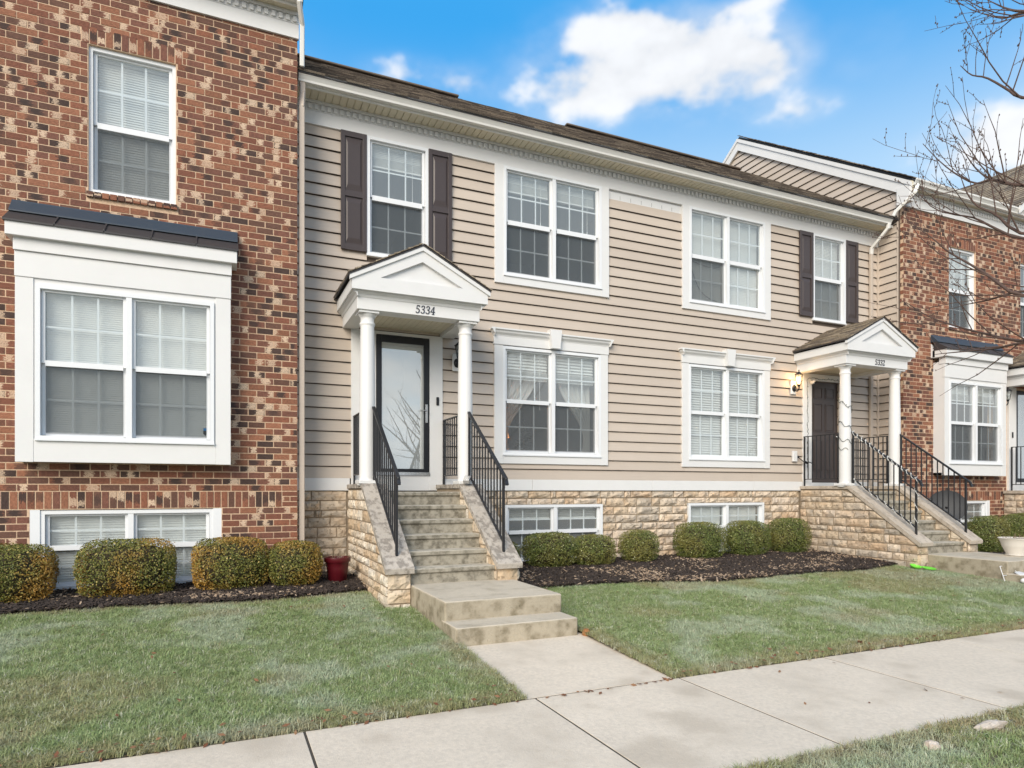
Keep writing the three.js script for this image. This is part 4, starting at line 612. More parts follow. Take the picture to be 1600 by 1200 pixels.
  if (number) { const t = merge([...number].map((ch, i) => new TextGeometry(ch, { font, size: 0.104, depth: 0.008, curveSegments: 5 }).translate(i * 0.083, 0, 0))); t.applyMatrix4(new THREE.Matrix4().set(0.82, 0.13, 0, 0, 0, 1, 0, 0, 0, 0, 1, 0, 0, 0, 0, 1)); t.translate(xc - 0.08, b0 + 0.028, zf - 0.099); part(p, 'house_number', norm(t), M.ink); }
}
portico(2.417, 0, 'white gabled porch on two columns numbered 5334 above the glazed storm door', '5334');
portico(2.417 + STX, 0, 'white gabled porch on two columns numbered 5332 above the brown door', '5332');
portico(17.0, 0.57, 'cut off white gabled porch at the right edge beside the brick bay', null);

// ---------------------------------------------------------------- entrances
function surround(x0, x1, dx0, dx1, y0, y1, z) { part(house, 'door_surround', [rbox(x0, dx0, 0, 2.345, z, z + 0.056, 0.004, 1), rbox(dx1, x1, 0, 2.345, z, z + 0.056, 0.004, 1), box(dx0, dx1, y1, 2.344, z, z + 0.053), box(dx0, dx1, 0, y0, z, z + 0.053)], M.white); }
surround(1.697, 3.073, 2.055, 2.865, 0.225, 2.298, 0.002); surround(10.58, 11.87, 10.81, 11.617, 0.16, 2.215, 0.002);
{
  const d = sub(house, 'storm_door', 'black framed storm door with one tall reflecting pane'), z = 0.03, x0 = 2.06, x1 = 2.86, y0 = 0.275, y1 = 2.294;
  part(d, 'door_frame', [rbox(x0, x0 + 0.078, y0, y1, z, z + 0.035, 0.004, 1), rbox(x1 - 0.085, x1, y0, y1, z, z + 0.035, 0.004, 1), box(x0 + 0.078, x1 - 0.085, y1 - 0.105, y1, z, z + 0.033), box(x0 + 0.078, x1 - 0.085, y0, y0 + 0.05, z, z + 0.033)], M.black);
  part(d, 'pane', boxuv(new THREE.PlaneGeometry(x1 - x0 - 0.16, y1 - y0 - 0.15).translate((x0 + x1) / 2 - 0.0035, (y0 + 0.05 + y1 - 0.105) / 2, z + 0.018)), M.doorglass);
  part(d, 'sill', box(x0 - 0.004, x1 + 0.006, 0.227, 0.274, 0.01, 0.075), M.chrome);
  part(d, 'handle', [rbox(x1 - 0.062, x1 - 0.028, 1.02, 1.3, z + 0.0355, z + 0.048, 0.004, 1), bar(V(x1 - 0.045, 1.2, z + 0.046), V(x1 - 0.045, 1.2, z + 0.085), 0.009), bar(V(x1 - 0.045, 1.2, z + 0.082), V(x1 - 0.155, 1.205, z + 0.082), 0.009, 0.007)], M.chrome);
  part(d, 'inner_door', [box(x0 + 0.01, x1 - 0.01, 0.03, y1 - 0.01, -0.14, -0.10), box(x0 + 0.16, x0 + 0.36, 1.4, 2.05, -0.0995, -0.09), box(x1 - 0.36, x1 - 0.16, 1.4, 2.05, -0.0995, -0.09)], M.white);
  const b = sub(house, 'entry_door', 'dark brown six panel entry door'), X0 = 10.816, X1 = 11.611, Y0 = 0.165, Y1 = 2.20;
  part(b, 'door_leaf', box(X0, X1, Y0, Y1, -0.05, -0.012), M.door);
  const col = [[X0 + 0.11, X0 + 0.355], [X1 - 0.355, X1 - 0.11]]; for (const [a, c] of col) for (const [e, f] of [[Y0 + 0.22, Y0 + 0.86], [Y0 + 1.03, Y0 + 1.60], [Y0 + 1.70, Y0 + 1.93]]) part(b, 'door_panel', [...ring(a, c, e, f, 0.016, -0.0115, 0.0), rbox(a + 0.03, c - 0.03, e + 0.03, f - 0.03, -0.02, -0.002, 0.006, 1)], M.door);
  part(b, 'door_knob', [norm(new THREE.SphereGeometry(0.03, 14, 10).translate(X1 - 0.07, 1.1, 0.035)), bar(V(X1 - 0.07, 1.1, -0.012), V(X1 - 0.07, 1.1, 0.03), 0.012)], M.chrome);
  const c = sub(BR.h, 'storm_door', 'dark framed storm door at the right edge'); part(c, 'door_frame', ring(16.62, 17.38, 0.2, 2.29, 0.08, 0.55, 0.59), M.black); part(c, 'pane', boxuv(new THREE.PlaneGeometry(0.61, 1.94).translate(17, 1.245, 0.575)), M.doorglass); part(c, 'inner_door', box(16.6, 17.4, 0.05, 2.3, 0.44, 0.47), M.door);
  part(BR.h, 'door_surround', [rbox(16.32, 16.6, 0, 2.345, 0.5, 0.615, 0.004, 1), rbox(17.4, 17.68, 0, 2.345, 0.5, 0.615, 0.004, 1), box(16.6, 17.4, 0, 0.19, 0.5, 0.6)], M.white);
}
const cheekClip = (top) => ([u, v]) => top - 0.7 * Math.max(0, u - 1.13) - v;
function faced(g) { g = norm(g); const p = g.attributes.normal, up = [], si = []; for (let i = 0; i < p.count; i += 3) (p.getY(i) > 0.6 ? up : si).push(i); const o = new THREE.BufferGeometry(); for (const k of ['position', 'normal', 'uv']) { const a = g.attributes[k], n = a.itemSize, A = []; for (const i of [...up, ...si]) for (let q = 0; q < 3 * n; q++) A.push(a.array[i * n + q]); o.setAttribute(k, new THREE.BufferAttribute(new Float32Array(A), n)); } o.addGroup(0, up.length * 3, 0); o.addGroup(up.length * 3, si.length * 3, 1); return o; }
function steps(dx, label, sm, cop, s1) {
  const t = thing('front_steps', label, 'steps', [2.45 + dx, -1.62, 1.9], 'concrete front steps'), X = (x) => x + dx, L0 = X(1.665), L1 = X(1.935), R0 = X(2.985), R1 = X(3.255);
  part(t, 'porch_floor', rbox(L1, R0, -0.16, -0.016, 0.03, 1.10, 0.01), M.stair);
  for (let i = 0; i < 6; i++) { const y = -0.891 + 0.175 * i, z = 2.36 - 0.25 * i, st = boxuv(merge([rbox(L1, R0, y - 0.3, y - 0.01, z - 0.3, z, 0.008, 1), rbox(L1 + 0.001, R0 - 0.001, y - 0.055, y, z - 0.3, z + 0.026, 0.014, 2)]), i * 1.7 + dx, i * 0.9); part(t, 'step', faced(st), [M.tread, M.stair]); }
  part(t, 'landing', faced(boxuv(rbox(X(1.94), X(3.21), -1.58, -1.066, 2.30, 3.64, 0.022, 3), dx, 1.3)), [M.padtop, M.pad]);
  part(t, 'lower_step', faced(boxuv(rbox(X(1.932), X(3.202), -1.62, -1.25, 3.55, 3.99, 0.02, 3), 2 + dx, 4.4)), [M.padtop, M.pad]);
  const core = [[0.03, -1.62], [0.03, 0.028], [1.13, 0.028], [2.43, -0.882], [2.43, -1.62]];
  for (const [a, b] of [[L0, L1], [R0, R1]]) part(t, 'cheek_wall', runX(core, a, b), M.stonemortar);
  stones(t, 0.04, 2.44, -1.55, 0.026, [], cheekClip(0.002), (u, v, w) => [L0 - w, v, u], sm, s1, 0.024, 1.02);
  stones(t, -2.44, -0.04, -1.55, 0.026, [], ([u, v]) => cheekClip(0.002)([-u, v]), (u, v, w) => [R1 + w, v, -u], M.stone, s1 + 1, 0.03);
  const noseClip = ([u, v]) => Math.min(0.002 - 0.7 * Math.max(0, u - 1.13) - v, v - (-0.016 - 0.7 * (u - 1.11)) + 0.22);
  stones(t, 1.1, 2.42, -1.06, 0.026, [], (p) => noseClip(p), (u, v, w) => [R0 - w * 0.3, v, u], M.stonewhite, s1 + 2, 0.03);
  for (const [a, b] of [[L0, L1], [R0, R1]]) stones(t, a, b, -1.58, -0.905, [], null, (u, v, w) => [u, v, 2.43 + w], sm, s1 + 3 + Math.round(a), 0.028, 1.6);
  for (const [a, b] of [[L0 - 0.03, L1 + 0.022], [R0 - 0.022, R1 + 0.03]]) {
    part(t, 'level_coping', boxuv(rbox(a, b, 0.029, 0.088, 0.037, 1.128, 0.006, 2), a, 0), cop);
    part(t, 'sloped_coping', boxuv(runX([[1.13, 0.0295], [1.13, 0.0885], [1.15, 0.086], [2.50, -0.86], [2.505, -0.87], [2.50, -0.925], [2.48, -0.925], [1.16, 0.009]], a - 0.002, b + 0.002).rotateX(0), a * 3, 1), cop);
  }
}
steps(0, 'weathered concrete steps with whitish stone side wall leading to the left porch', M.stonewhite, M.coping, 71);
steps(STX, 'concrete steps with tan stone side walls leading to the brown door on the right', M.stone, M.coping2, 91);
function stairRail(x, label) {
  const t = thing('stair_railing', label, 'railing', [x, 0.088, 1.2], 'black iron stair railings'), P = (z, y) => V(x, y, z), top = (z) => 1.065 - 0.722 * (z - 1.12), low = (z) => 0.21 - 0.70 * (z - 1.13), cap = (z) => 0.088 - 0.7 * Math.max(0, z - 1.13);
  part(t, 'handrail', [sqbar(P(1.09, top(1.09)), P(2.40, top(2.40)), 0.042, 0.024), sqbar(P(2.39, top(2.40) + 0.004), P(2.425, top(2.40) - 0.075), 0.042, 0.026), norm(new THREE.SphereGeometry(0.022, 10, 8).scale(1, 1, 0.8).translate(x, top(2.4) - 0.003, 2.402))], M.iron);
  part(t, 'bottom_rail', sqbar(P(1.12, low(1.12)), P(2.32, low(2.32)), 0.024, 0.018), M.iron);
  for (const z of [1.12, 2.32]) { part(t, 'post', box(x - 0.014, x + 0.014, cap(z) - 0.01, top(z) - 0.008, z - 0.014, z + 0.014), M.iron); }
  for (let i = 1; i <= 11; i++) { const z = lerp(1.12, 2.32, i / 12); part(t, 'baluster', box(x - 0.0075, x + 0.0075, low(z) - 0.004, top(z) - 0.01, z - 0.0075, z + 0.0075), M.iron); }
}
stairRail(1.80, 'black iron stair railing on the left coping of the left steps'); stairRail(3.115, 'black iron stair railing with a lock box at its foot, left steps');
stairRail(1.80 + STX, 'black iron stair railing wound with string lights on the right steps'); stairRail(3.115 + STX, 'black iron stair railing in front of the right brick wall');
function sideRail(x, y, z0, z1, label) {
  const t = thing('porch_railing', label, 'railing', [x, y + 0.04, (z0 + z1) / 2], 'short black porch railings');
  part(t, 'handrail', sqbar(V(x, y + 0.98, z0), V(x, y + 0.98, z1), 0.032, 0.016), M.iron); part(t, 'bottom_rail', sqbar(V(x, y + 0.135, z0), V(x, y + 0.135, z1), 0.024, 0.016), M.iron);
  for (const z of [z0 + 0.012, z1 - 0.012]) part(t, 'post', box(x - 0.012, x + 0.012, y - 0.004, y + 0.972, z - 0.012, z + 0.012), M.iron);
  const n = Math.round((z1 - z0) / 0.1); for (let i = 1; i < n; i++) { const z = lerp(z0, z1, i / n); part(t, 'baluster', box(x - 0.0075, x + 0.0075, y + 0.13, y + 0.975, z - 0.0075, z + 0.0075), M.iron); }
}
sideRail(1.735, 0.089, 0.06, 0.86, 'short black railing between the wall and the left column of the left porch'); sideRail(3.09, 0.089, 0.06, 0.86, 'short black railing between the wall and the right column of the left porch');
sideRail(1.735 + STX, 0.089, 0.06, 0.86, 'short black railing in front of the brown door beside the left column'); sideRail(3.09 + STX, 0.089, 0.06, 0.86, 'short black railing in the corner beside the right porch column and beige return wall');
sideRail(16.32, 0.0, 0.66, 1.44, 'short black railing of the cut off porch at the right edge');
{ const t = thing('stoop', 'stone faced porch floor at the right edge under the cut off porch', 'porch floor', [17, -1.62, 1.2]); part(t, 'floor', rbox(16.15, 17.85, -0.07, -0.002, 0.58, 1.75, 0.008), M.coping2); part(t, 'base', box(16.2, 17.8, -1.62, -0.072, 0.58, 1.7), M.stonemortar); stones(t, 0.58, 1.7, -1.6, -0.08, [], null, (u, v, w) => [16.2 - w, v, u], M.stone, 141, 0.03); for (let i = 0; i < 8; i++) part(t, 'step', box(16.5, 17.5, -1.62, -0.18 - 0.175 * i, 1.75 + 0.25 * i, 2.0 + 0.25 * i), M.stair); }

// ---------------------------------------------------------------- small fittings
function lantern(x, y, z, lit, label) {
  const l = thing('wall_lantern', label, 'wall lamp', [x, y - 0.2, z], 'wall lanterns beside the doors'), q = z + 0.15;
  part(l, 'mounting_block', rbox(x - 0.075, x + 0.075, y - 0.245, y + 0.03, z + 0.001, z + 0.032, 0.02, 2), M.white);
  part(l, 'back_plate', [norm(new THREE.SphereGeometry(0.055, 16, 10).scale(1, 1.3, 0.5).translate(x, y - 0.12, z + 0.035))], M.black);
  part(l, 'arm', tube([V(x, y - 0.12, z + 0.05), V(x, y - 0.19, z + 0.1), V(x, y - 0.15, q), V(x, y - 0.09, q)], 0.011), M.black);
  part(l, 'cage', [norm(new THREE.CylinderGeometry(0.035, 0.02, 0.04, 6).translate(x, y - 0.085, q)), norm(new THREE.ConeGeometry(0.085, 0.075, 6).translate(x, y + 0.165, q)), norm(new THREE.CylinderGeometry(0.082, 0.082, 0.012, 6).translate(x, y + 0.128, q)), norm(new THREE.SphereGeometry(0.014, 8, 6).translate(x, y + 0.21, q)), ...[0, 1, 2, 3, 4, 5].map((i) => { const a = i * Math.PI / 3; return bar(V(x + Math.sin(a) * 0.038, y - 0.068, q + Math.cos(a) * 0.038), V(x + Math.sin(a) * 0.07, y + 0.125, q + Math.cos(a) * 0.07), 0.005); })], M.black);
  part(l, 'lamp_glass', [norm(new THREE.CylinderGeometry(0.064, 0.034, 0.185, 6, 1, true).translate(x, y + 0.028, q))], M.glass);
  part(l, 'bulb', [norm(new THREE.SphereGeometry(0.028, 12, 10).scale(1, 1.5, 1).translate(x, y + 0.04, q)), bar(V(x, y - 0.06, q), V(x, y + 0.01, q), 0.012)], lit ? std({ color: lin(1, 0.85, 0.6), emissive: lin(1, 0.62, 0.30), emissiveIntensity: 3.2 }) : M.blind);
  if (lit) { const p = new THREE.PointLight(new THREE.Color(1, 0.58, 0.25), 0.26, 6); p.position.set(x, y + 0.04 + B, q); p.castShadow = true; p.shadow.radius = 2; scene.add(p); }
}
lantern(10.31, 2.14, 0.04, true, 'lit black wall lantern left of the brown door'); lantern(3.30, 2.08, 0.04, false, 'unlit black wall lantern half hidden behind the right column of the left porch'); lantern(16.08, 2.1, 0.575, false, 'unlit dark wall lantern between the right bay and the cut off porch');
single('doorbell', 'slim black doorbell on the white door frame right of the storm door', 'doorbell', [rbox(2.969, 3.011, 1.295, 1.42, 0.058, 0.078, 0.008)], M.black, [2.99, 1.295, 0.06]);
single('doorbell', 'slim black doorbell on the white door frame at the right edge', 'doorbell', [rbox(16.42, 16.46, 1.2, 1.33, 0.615, 0.635, 0.008)], M.black, [16.44, 1.2, 0.62]);
{ const c = thing('security_camera', 'small white security camera at the top corner of the brown door', 'camera', [10.76, 2.12, 0.1]); part(c, 'camera_body', [norm(new THREE.CapsuleGeometry(0.033, 0.05, 6, 12).rotateX(Math.PI / 2.4).translate(10.76, 2.16, 0.13))], M.white); part(c, 'mount', bar(V(10.755, 2.2, 0.05), V(10.76, 2.17, 0.12), 0.012), M.white); part(c, 'lens', [norm(new THREE.CylinderGeometry(0.022, 0.022, 0.012, 12).rotateX(Math.PI / 2.4).translate(10.76, 2.145, 0.187))], M.black); }
{ const c = thing('outlet_box', 'white outdoor outlet box with black cord on the siding left of the brown door', 'outlet', [10.33, 0.56, 0.03]); part(c, 'cover', [rbox(10.275, 10.385, 0.57, 0.78, 0.038, 0.09, 0.01)], M.white); part(c, 'plug', [rbox(10.38, 10.43, 0.64, 0.69, 0.05, 0.09, 0.008)], M.black); part(c, 'cord', tube([V(10.42, 0.665, 0.07), V(10.5, 0.6, 0.09), V(10.55, 0.56, 0.12), V(10.58, 0.56, 0.2), V(10.6, 0.5, 0.3)], 0.009), M.black); part(c, 'timer', [norm(new THREE.CapsuleGeometry(0.025, 0.07, 4, 8).rotateZ(1.2).translate(10.55, 0.555, 0.15))], M.black); }
{ const c = thing('lock_box', 'silver key lock box hanging at the foot of the railing post', 'lock box', [3.115, 0.09, 1.16]); part(c, 'box', rbox(-0.045, 0.045, -0.03, 0.03, -0.065, 0.065, 0.01).rotateX(0.5).rotateY(-0.6).translate(3.06, 0.15, 1.185), std({ color: lin(0.5, 0.5, 0.5), metalness: 0.6, roughness: 0.4 })); part(c, 'keypad', box(-0.03, 0.03, 0.0305, 0.034, -0.03, 0.05).rotateX(0.5).rotateY(-0.6).translate(3.06, 0.15, 1.185), M.chrome); part(c, 'shackle', norm(new THREE.TorusGeometry(0.03, 0.007, 6, 16).rotateX(1.2).translate(3.105, 0.19, 1.14)), M.black); }
{ // string lights: wound on the right steps' railing, the column and the door frame
  const x = 1.80 + STX, top = (z) => 1.065 - 0.722 * (z - 1.12), wire = std({ color: lin(0.62, 0.62, 0.60), roughness: 0.5 }), dark = std({ color: lin(0.02, 0.035, 0.025), roughness: 0.6 }); let s0 = seed; seed = 17;
  const mk = (label, pts, r, mw, at) => { const l = thing('string_lights', label, 'string lights', at); part(l, 'wire', tube(pts, r, 3, 5), mw); const bs = []; for (let i = 1; i < pts.length; i += 2) { const p = pts[i], d = V(rr(-1, 1), rr(-1, 1), rr(-1, 1)).normalize(); bs.push(bar(p, p.clone().addScaledVector(d, 0.028), 0.005, 0.0035, 5)); } part(l, 'bulbs', bs, mw === wire ? M.blind : dark); };
  let pts = []; for (let i = 0; i <= 120; i++) { const t = i / 120, z = lerp(1.1, 2.38, t), a = t * 6.28 * 15; pts.push(V(x + Math.cos(a) * 0.032 + rr(-0.008, 0.008), top(z) + Math.sin(a) * 0.028 + rr(-0.006, 0.006), z)); } mk('white string lights wound round the handrail of the right steps', pts, 0.0055, wire, [x, 0.2, 1.7]);
  pts = []; for (let i = 0; i <= 70; i++) { const t = i / 70, z = lerp(1.1, 2.32, t), a = t * 6.28 * 8; pts.push(V(x + Math.cos(a) * 0.02, 0.21 - 0.7 * (z - 1.13) + Math.sin(a) * 0.02, z)); } for (let i = 0; i <= 26; i++) { const t = i / 26, a = t * 20; pts.push(V(x + Math.cos(a) * 0.022, lerp(-0.6, 0.15, t), 2.32 + Math.sin(a) * 0.022)); } mk('white string lights along the lower rail and end post of the right steps', pts, 0.0045, wire, [x, -0.6, 1.7]);
  pts = []; const cx = 2.417 + STX - 0.68; for (let i = 0; i <= 90; i++) { const t = i / 90, a = 2 + t * 6.28 * 3.4, y = t < 0.45 ? lerp(0.75, 1.0, t / 0.45) : lerp(1.0, 1.72, (t - 0.45) / 0.55); pts.push(V(cx + Math.cos(a) * 0.112, y + 0.03 * Math.sin(i), 1.0 + Math.sin(a) * 0.112)); } mk('dark string lights spiralling round the left column of the right porch', pts, 0.004, dark, [cx, 0.7, 1]);
  pts = []; for (let i = 0; i <= 46; i++) { const t = i / 46; pts.push(V(10.69 + rr(-0.02, 0.02), lerp(0.4, 2.2, t), 0.058 + rr(0, 0.012))); } for (let i = 1; i <= 20; i++) pts.push(V(lerp(10.69, 11.58, i / 20), 2.25 + rr(-0.015, 0.015), 0.06)); mk('dark string lights hung round the brown door frame', pts, 0.004, dark, [10.69, 0.4, 0.06]); seed = s0;
}
function lathePot(name, label, x, y, z, prof, mat, tilt = 0) {
  const t = thing(name, label, 'flower pot', [x, y, z]); part(t, 'pot', [norm(new THREE.LatheGeometry(prof.map(([r, h]) => new THREE.Vector2(r, h)), 40).rotateZ(tilt).translate(x, y, z))], mat); const R = prof.at(-1)[0]; part(t, 'soil', [norm(new THREE.CylinderGeometry(R, R * 0.98, 0.01, 24).translate(0, prof.at(-1)[1], 0).rotateZ(tilt).translate(x, y, z))], M.mulchbase);
  const gs = []; let s0 = seed; seed = 23 + Math.round(x); for (let i = 0; i < 26; i++) { const a = rr(0, 6.28), r = rr(0, R * 0.8), h = rr(0.03, 0.1), p = V(x + Math.cos(a) * r, y + prof.at(-1)[1], z + Math.sin(a) * r); gs.push(bar(p, p.clone().add(V(rr(-0.05, 0.05), h, rr(-0.05, 0.05))), 0.004, 0.0015, 4)); } seed = s0; part(t, 'dead_stems', gs, std({ color: lin(0.2, 0.14, 0.09), roughness: 0.95 }));
}
lathePot('flower_pot', 'dark red flower pot with dead stems beside the left steps', 1.36, -1.20, 0.95, [[0.001, 0], [0.11, 0], [0.135, 0.2], [0.145, 0.275], [0.165, 0.28], [0.17, 0.335], [0.16, 0.34], [0.15, 0.335], [0.148, 0.3]], std({ color: lin(0.085, 0.005, 0.01), roughness: 0.35 }));
lathePot('flower_pot', 'off white ribbed flower pot on the landing of the right steps', 11.9, -1.066, 3.15, [[0.001, 0], [0.14, 0], [0.145, 0.02], [0.13, 0.03], [0.185, 0.15], [0.19, 0.16], [0.205, 0.22], [0.212, 0.225], [0.225, 0.27], [0.24, 0.275], [0.245, 0.29], [0.235, 0.292], [0.225, 0.27]], std({ color: lin(0.66, 0.62, 0.56), roughness: 0.5 }));
{ // things left on the right lawn
  const y = lawnY(10.6, 2.62) + 0.02; single('green_saucer', 'bright green plastic saucer lying in the grass in front of another green one', 'saucer', [norm(new THREE.LatheGeometry([[0.001, 0], [0.075, 0.002], [0.1, 0.02], [0.104, 0.03], [0.095, 0.028], [0.075, 0.012], [0.001, 0.01]].map(([a, b]) => new THREE.Vector2(a, b)), 28).rotateX(0.12).translate(10.56, y, 2.6))], std({ color: lin(0.16, 0.62, 0.05), roughness: 0.4 }), [10.56, y, 2.6]);
  single('green_scoop', 'bright green plastic scoop lying at the foot of the right steps', 'toy', [norm(new THREE.LatheGeometry([[0.001, 0], [0.07, 0.004], [0.09, 0.04], [0.085, 0.042], [0.066, 0.012], [0.001, 0.01]].map(([a, b]) => new THREE.Vector2(a, b)), 24).rotateX(0.3).translate(10.44, y + 0.015, 2.45)), bar(V(10.5, y + 0.035, 2.48), V(10.56, y + 0.035, 2.52), 0.012)], std({ color: lin(0.2, 0.68, 0.06), roughness: 0.4 }), [10.44, y, 2.45]);
  const X = 10.78, Z = 3.62, Y = lawnY(X, Z) + 0.005, w = thing('wire_stand', 'white wire stand fallen over on the grass by the right landing', 'stand', [X, Y, Z]), q = (a, b, c) => V(X + a, Y + b, Z + c);
  part(w, 'wire_frame', [bar(q(-0.1, 0, 0.05), q(-0.05, 0.22, -0.05), 0.006), bar(q(0.08, 0.02, 0.05), q(0.1, 0.22, -0.05), 0.006), bar(q(-0.05, 0.22, -0.05), q(0.22, 0.22, -0.08), 0.006), bar(q(0.1, 0.22, -0.05), q(0.34, 0.06, 0.1), 0.006), bar(q(-0.08, 0.09, 0.01), q(0.12, 0.09, 0.01), 0.005), bar(q(0.22, 0.22, -0.08), q(0.26, 0.01, 0.02), 0.006)], M.white);
  single('plastic_disc', 'white plastic disc leaning on the wire stand in the grass', 'disc', [norm(new THREE.LatheGeometry([[0.001, 0.02], [0.15, 0.018], [0.19, 0], [0.195, 0.004], [0.16, 0.03], [0.001, 0.034]].map(([a, b]) => new THREE.Vector2(a, b)), 32).rotateX(0.3).rotateZ(-0.15).translate(X + 0.2, Y + 0.07, Z + 0.22))], M.white, [X + 0.2, Y, Z + 0.22]);
  single('red_toy', 'small red plastic toy lying beside the white disc', 'toy', [rbox(X + 0.24, X + 0.42, Y - 0.01, Y + 0.05, Z + 0.4, Z + 0.5, 0.015)], std({ color: lin(0.42, 0.02, 0.02), roughness: 0.4 }), [X + 0.33, Y, Z + 0.45]);
  single('white_ball', 'small white ball in the grass beside the wire stand', 'ball', [norm(new THREE.SphereGeometry(0.035, 16, 12).translate(X - 0.02, Y + 0.04, Z + 0.25))], M.white, [X - 0.02, Y, Z + 0.25]);
  single('pine_cone', 'small orange brown cone on the path edge beside the bottom step', 'cone', [norm(new THREE.IcosahedronGeometry(0.042, 2).scale(1, 1.1, 1).translate(3.27, -1.40, 4.03))], std({ color: lin(0.32, 0.14, 0.05), roughness: 0.9, bumpMap: stoneBump, bumpScale: 0.01 }), [3.27, -1.44, 4.03]);
  const rock = (x, z, a, b, c, label, s) => { const g = new THREE.IcosahedronGeometry(1, 3), p = g.attributes.position; for (let i = 0; i < p.count; i++) { const v = V(p.getX(i), p.getY(i), p.getZ(i)), k = 0.65 + 0.7 * fbm(v.x * 2 + s, v.y * 2, v.z * 2, 3); p.setXYZ(i, v.x * k * a, v.y * k * b, v.z * k * c); } g.computeVertexNormals(); single('rock', label, 'rock', [boxuv(norm(g).translate(x, lawnY(x, z) + b * 0.2, z))], std({ map: stoneMap, color: lin(0.6, 0.56, 0.52), bumpMap: stoneBump, bumpScale: 0.02, roughness: 0.95 }), [x, lawnY(x, z), z]); };
  rock(4.36, 7.1, 0.15, 0.035, 0.035, 'long pale root like rock in the grass strip in front of the pavement', 1); rock(3.72, 7.16, 0.05, 0.035, 0.04, 'small pale rock in the grass strip nearest the pavement joint', 5); rock(4.75, 7.16, 0.06, 0.025, 0.03, 'small pale rock near the right edge of the grass strip', 9);
}
{ // satellite dish behind the right railing
  const t = thing('satellite_dish', 'dark grey oval satellite dish on a short pole behind the right railing', 'satellite dish', [13.55, -1.25, 1.0]);
  part(t, 'dish', [norm(new THREE.SphereGeometry(0.6, 32, 10, 0, 6.2832, 0, 0.62).translate(0, -0.6, 0).scale(1, 0.6, 0.95).rotateX(Math.PI / 2 + 0.25).rotateY(2.3).translate(13.52, -0.33, 1.0))], std({ color: lin(0.035, 0.037, 0.04), roughness: 0.6, side: THREE.DoubleSide }));
  part(t, 'pole', [bar(V(13.55, -1.25, 0.95), V(13.55, -0.45, 0.95), 0.022), bar(V(13.55, -0.5, 0.95), V(13.52, -0.33, 1.0), 0.03)], M.iron);
  part(t, 'feed_arm', [bar(V(13.55, -0.5, 0.98), V(14.1, -0.42, 0.9), 0.015), norm(new THREE.SphereGeometry(0.06, 12, 8).scale(1.4, 1, 1).translate(14.12, -0.36, 0.9))], M.iron);
}

// ---------------------------------------------------------------- clipped shrubs
function foliage(w, h, dpt, boxy, n, cols, s1) {    // small leaves spread through the outer part of a clipped crown
  const out = [], nor = [], col = []; let s0 = seed; seed = s1;
  for (let i = 0; i < n; i++) {
    let d = V(rr(-1, 1), rr(-1, 1), rr(-1, 1)); if (d.lengthSq() > 1 || d.lengthSq() < 0.01) { i--; continue; } d.normalize();
    const p = boxy, k = 1 / Math.pow(Math.abs(d.x) ** p + Math.abs(d.y) ** p + Math.abs(d.z) ** p, 1 / p), lump = 0.93 + 0.16 * fbm(d.x * 2.6 + s1, d.y * 2.6, d.z * 2.6, 3) ; let depth = Math.pow(rnd(), 1.5) * 0.26; const r = k * lump * (1 - depth) * (1 + (rnd() < 0.05 ? rr(0, 0.07) : 0));
    const c = V(d.x * r * w / 2, d.y * r * h / 2 + h / 2, d.z * r * dpt / 2); if (c.y < 0.02) continue;
    const nn = V(d.x / w, d.y / h, d.z / dpt).normalize().add(V(rr(-0.9, 0.9), rr(-0.6, 0.9), rr(-0.9, 0.9))).normalize(), t = V(rr(-1, 1), rr(-1, 1), rr(-1, 1)).cross(nn).normalize(), b = nn.clone().cross(t), L = rr(0.009, 0.016), W2 = L * rr(0.5, 0.65);
    const q = (a, e, f) => c.clone().addScaledVector(t, a * L).addScaledVector(b, e * W2).addScaledVector(nn, f * L), P = [q(-1, 0, 0), q(0, -1, 0.25), q(1, 0, 0), q(0, 1, 0.25)];
    for (const k2 of [0, 1, 2, 0, 2, 3]) out.push(P[k2].x, P[k2].y, P[k2].z);
    const bronze = fbm(c.x * 3 + s1, c.y * 3, c.z * 3, 3), pick = clamp((bronze - 0.42) * 4 + rr(-0.35, 0.35)); let k3 = mixc(mixc(cols[0], cols[1], rnd()), cols[2], pick * cols[3]); if (rnd() < 0.05) k3 = mixc(k3, cols[4], 0.8); for (let v = 0; v < 6; v++) col.push(...k3);
  }
  const g = new THREE.BufferGeometry(); g.setAttribute('position', new THREE.BufferAttribute(new Float32Array(out), 3)); g.setAttribute('color', new THREE.BufferAttribute(new Float32Array(col), 3)); g.computeVertexNormals(); seed = s0; return g;
}
const C_BRONZE = [[0.06, 0.08, 0.014], [0.21, 0.20, 0.035], [0.40, 0.20, 0.03], 0.85, [0.55, 0.42, 0.15]], C_GREEN = [[0.042, 0.07, 0.014], [0.18, 0.215, 0.042], [0.27, 0.20, 0.05], 0.45, [0.48, 0.48, 0.24]];
M.leaf = new THREE.MeshPhysicalMaterial({ vertexColors: true, roughness: 0.55, side: THREE.DoubleSide }); M.twig = std({ color: lin(0.055, 0.042, 0.022), roughness: 1 });
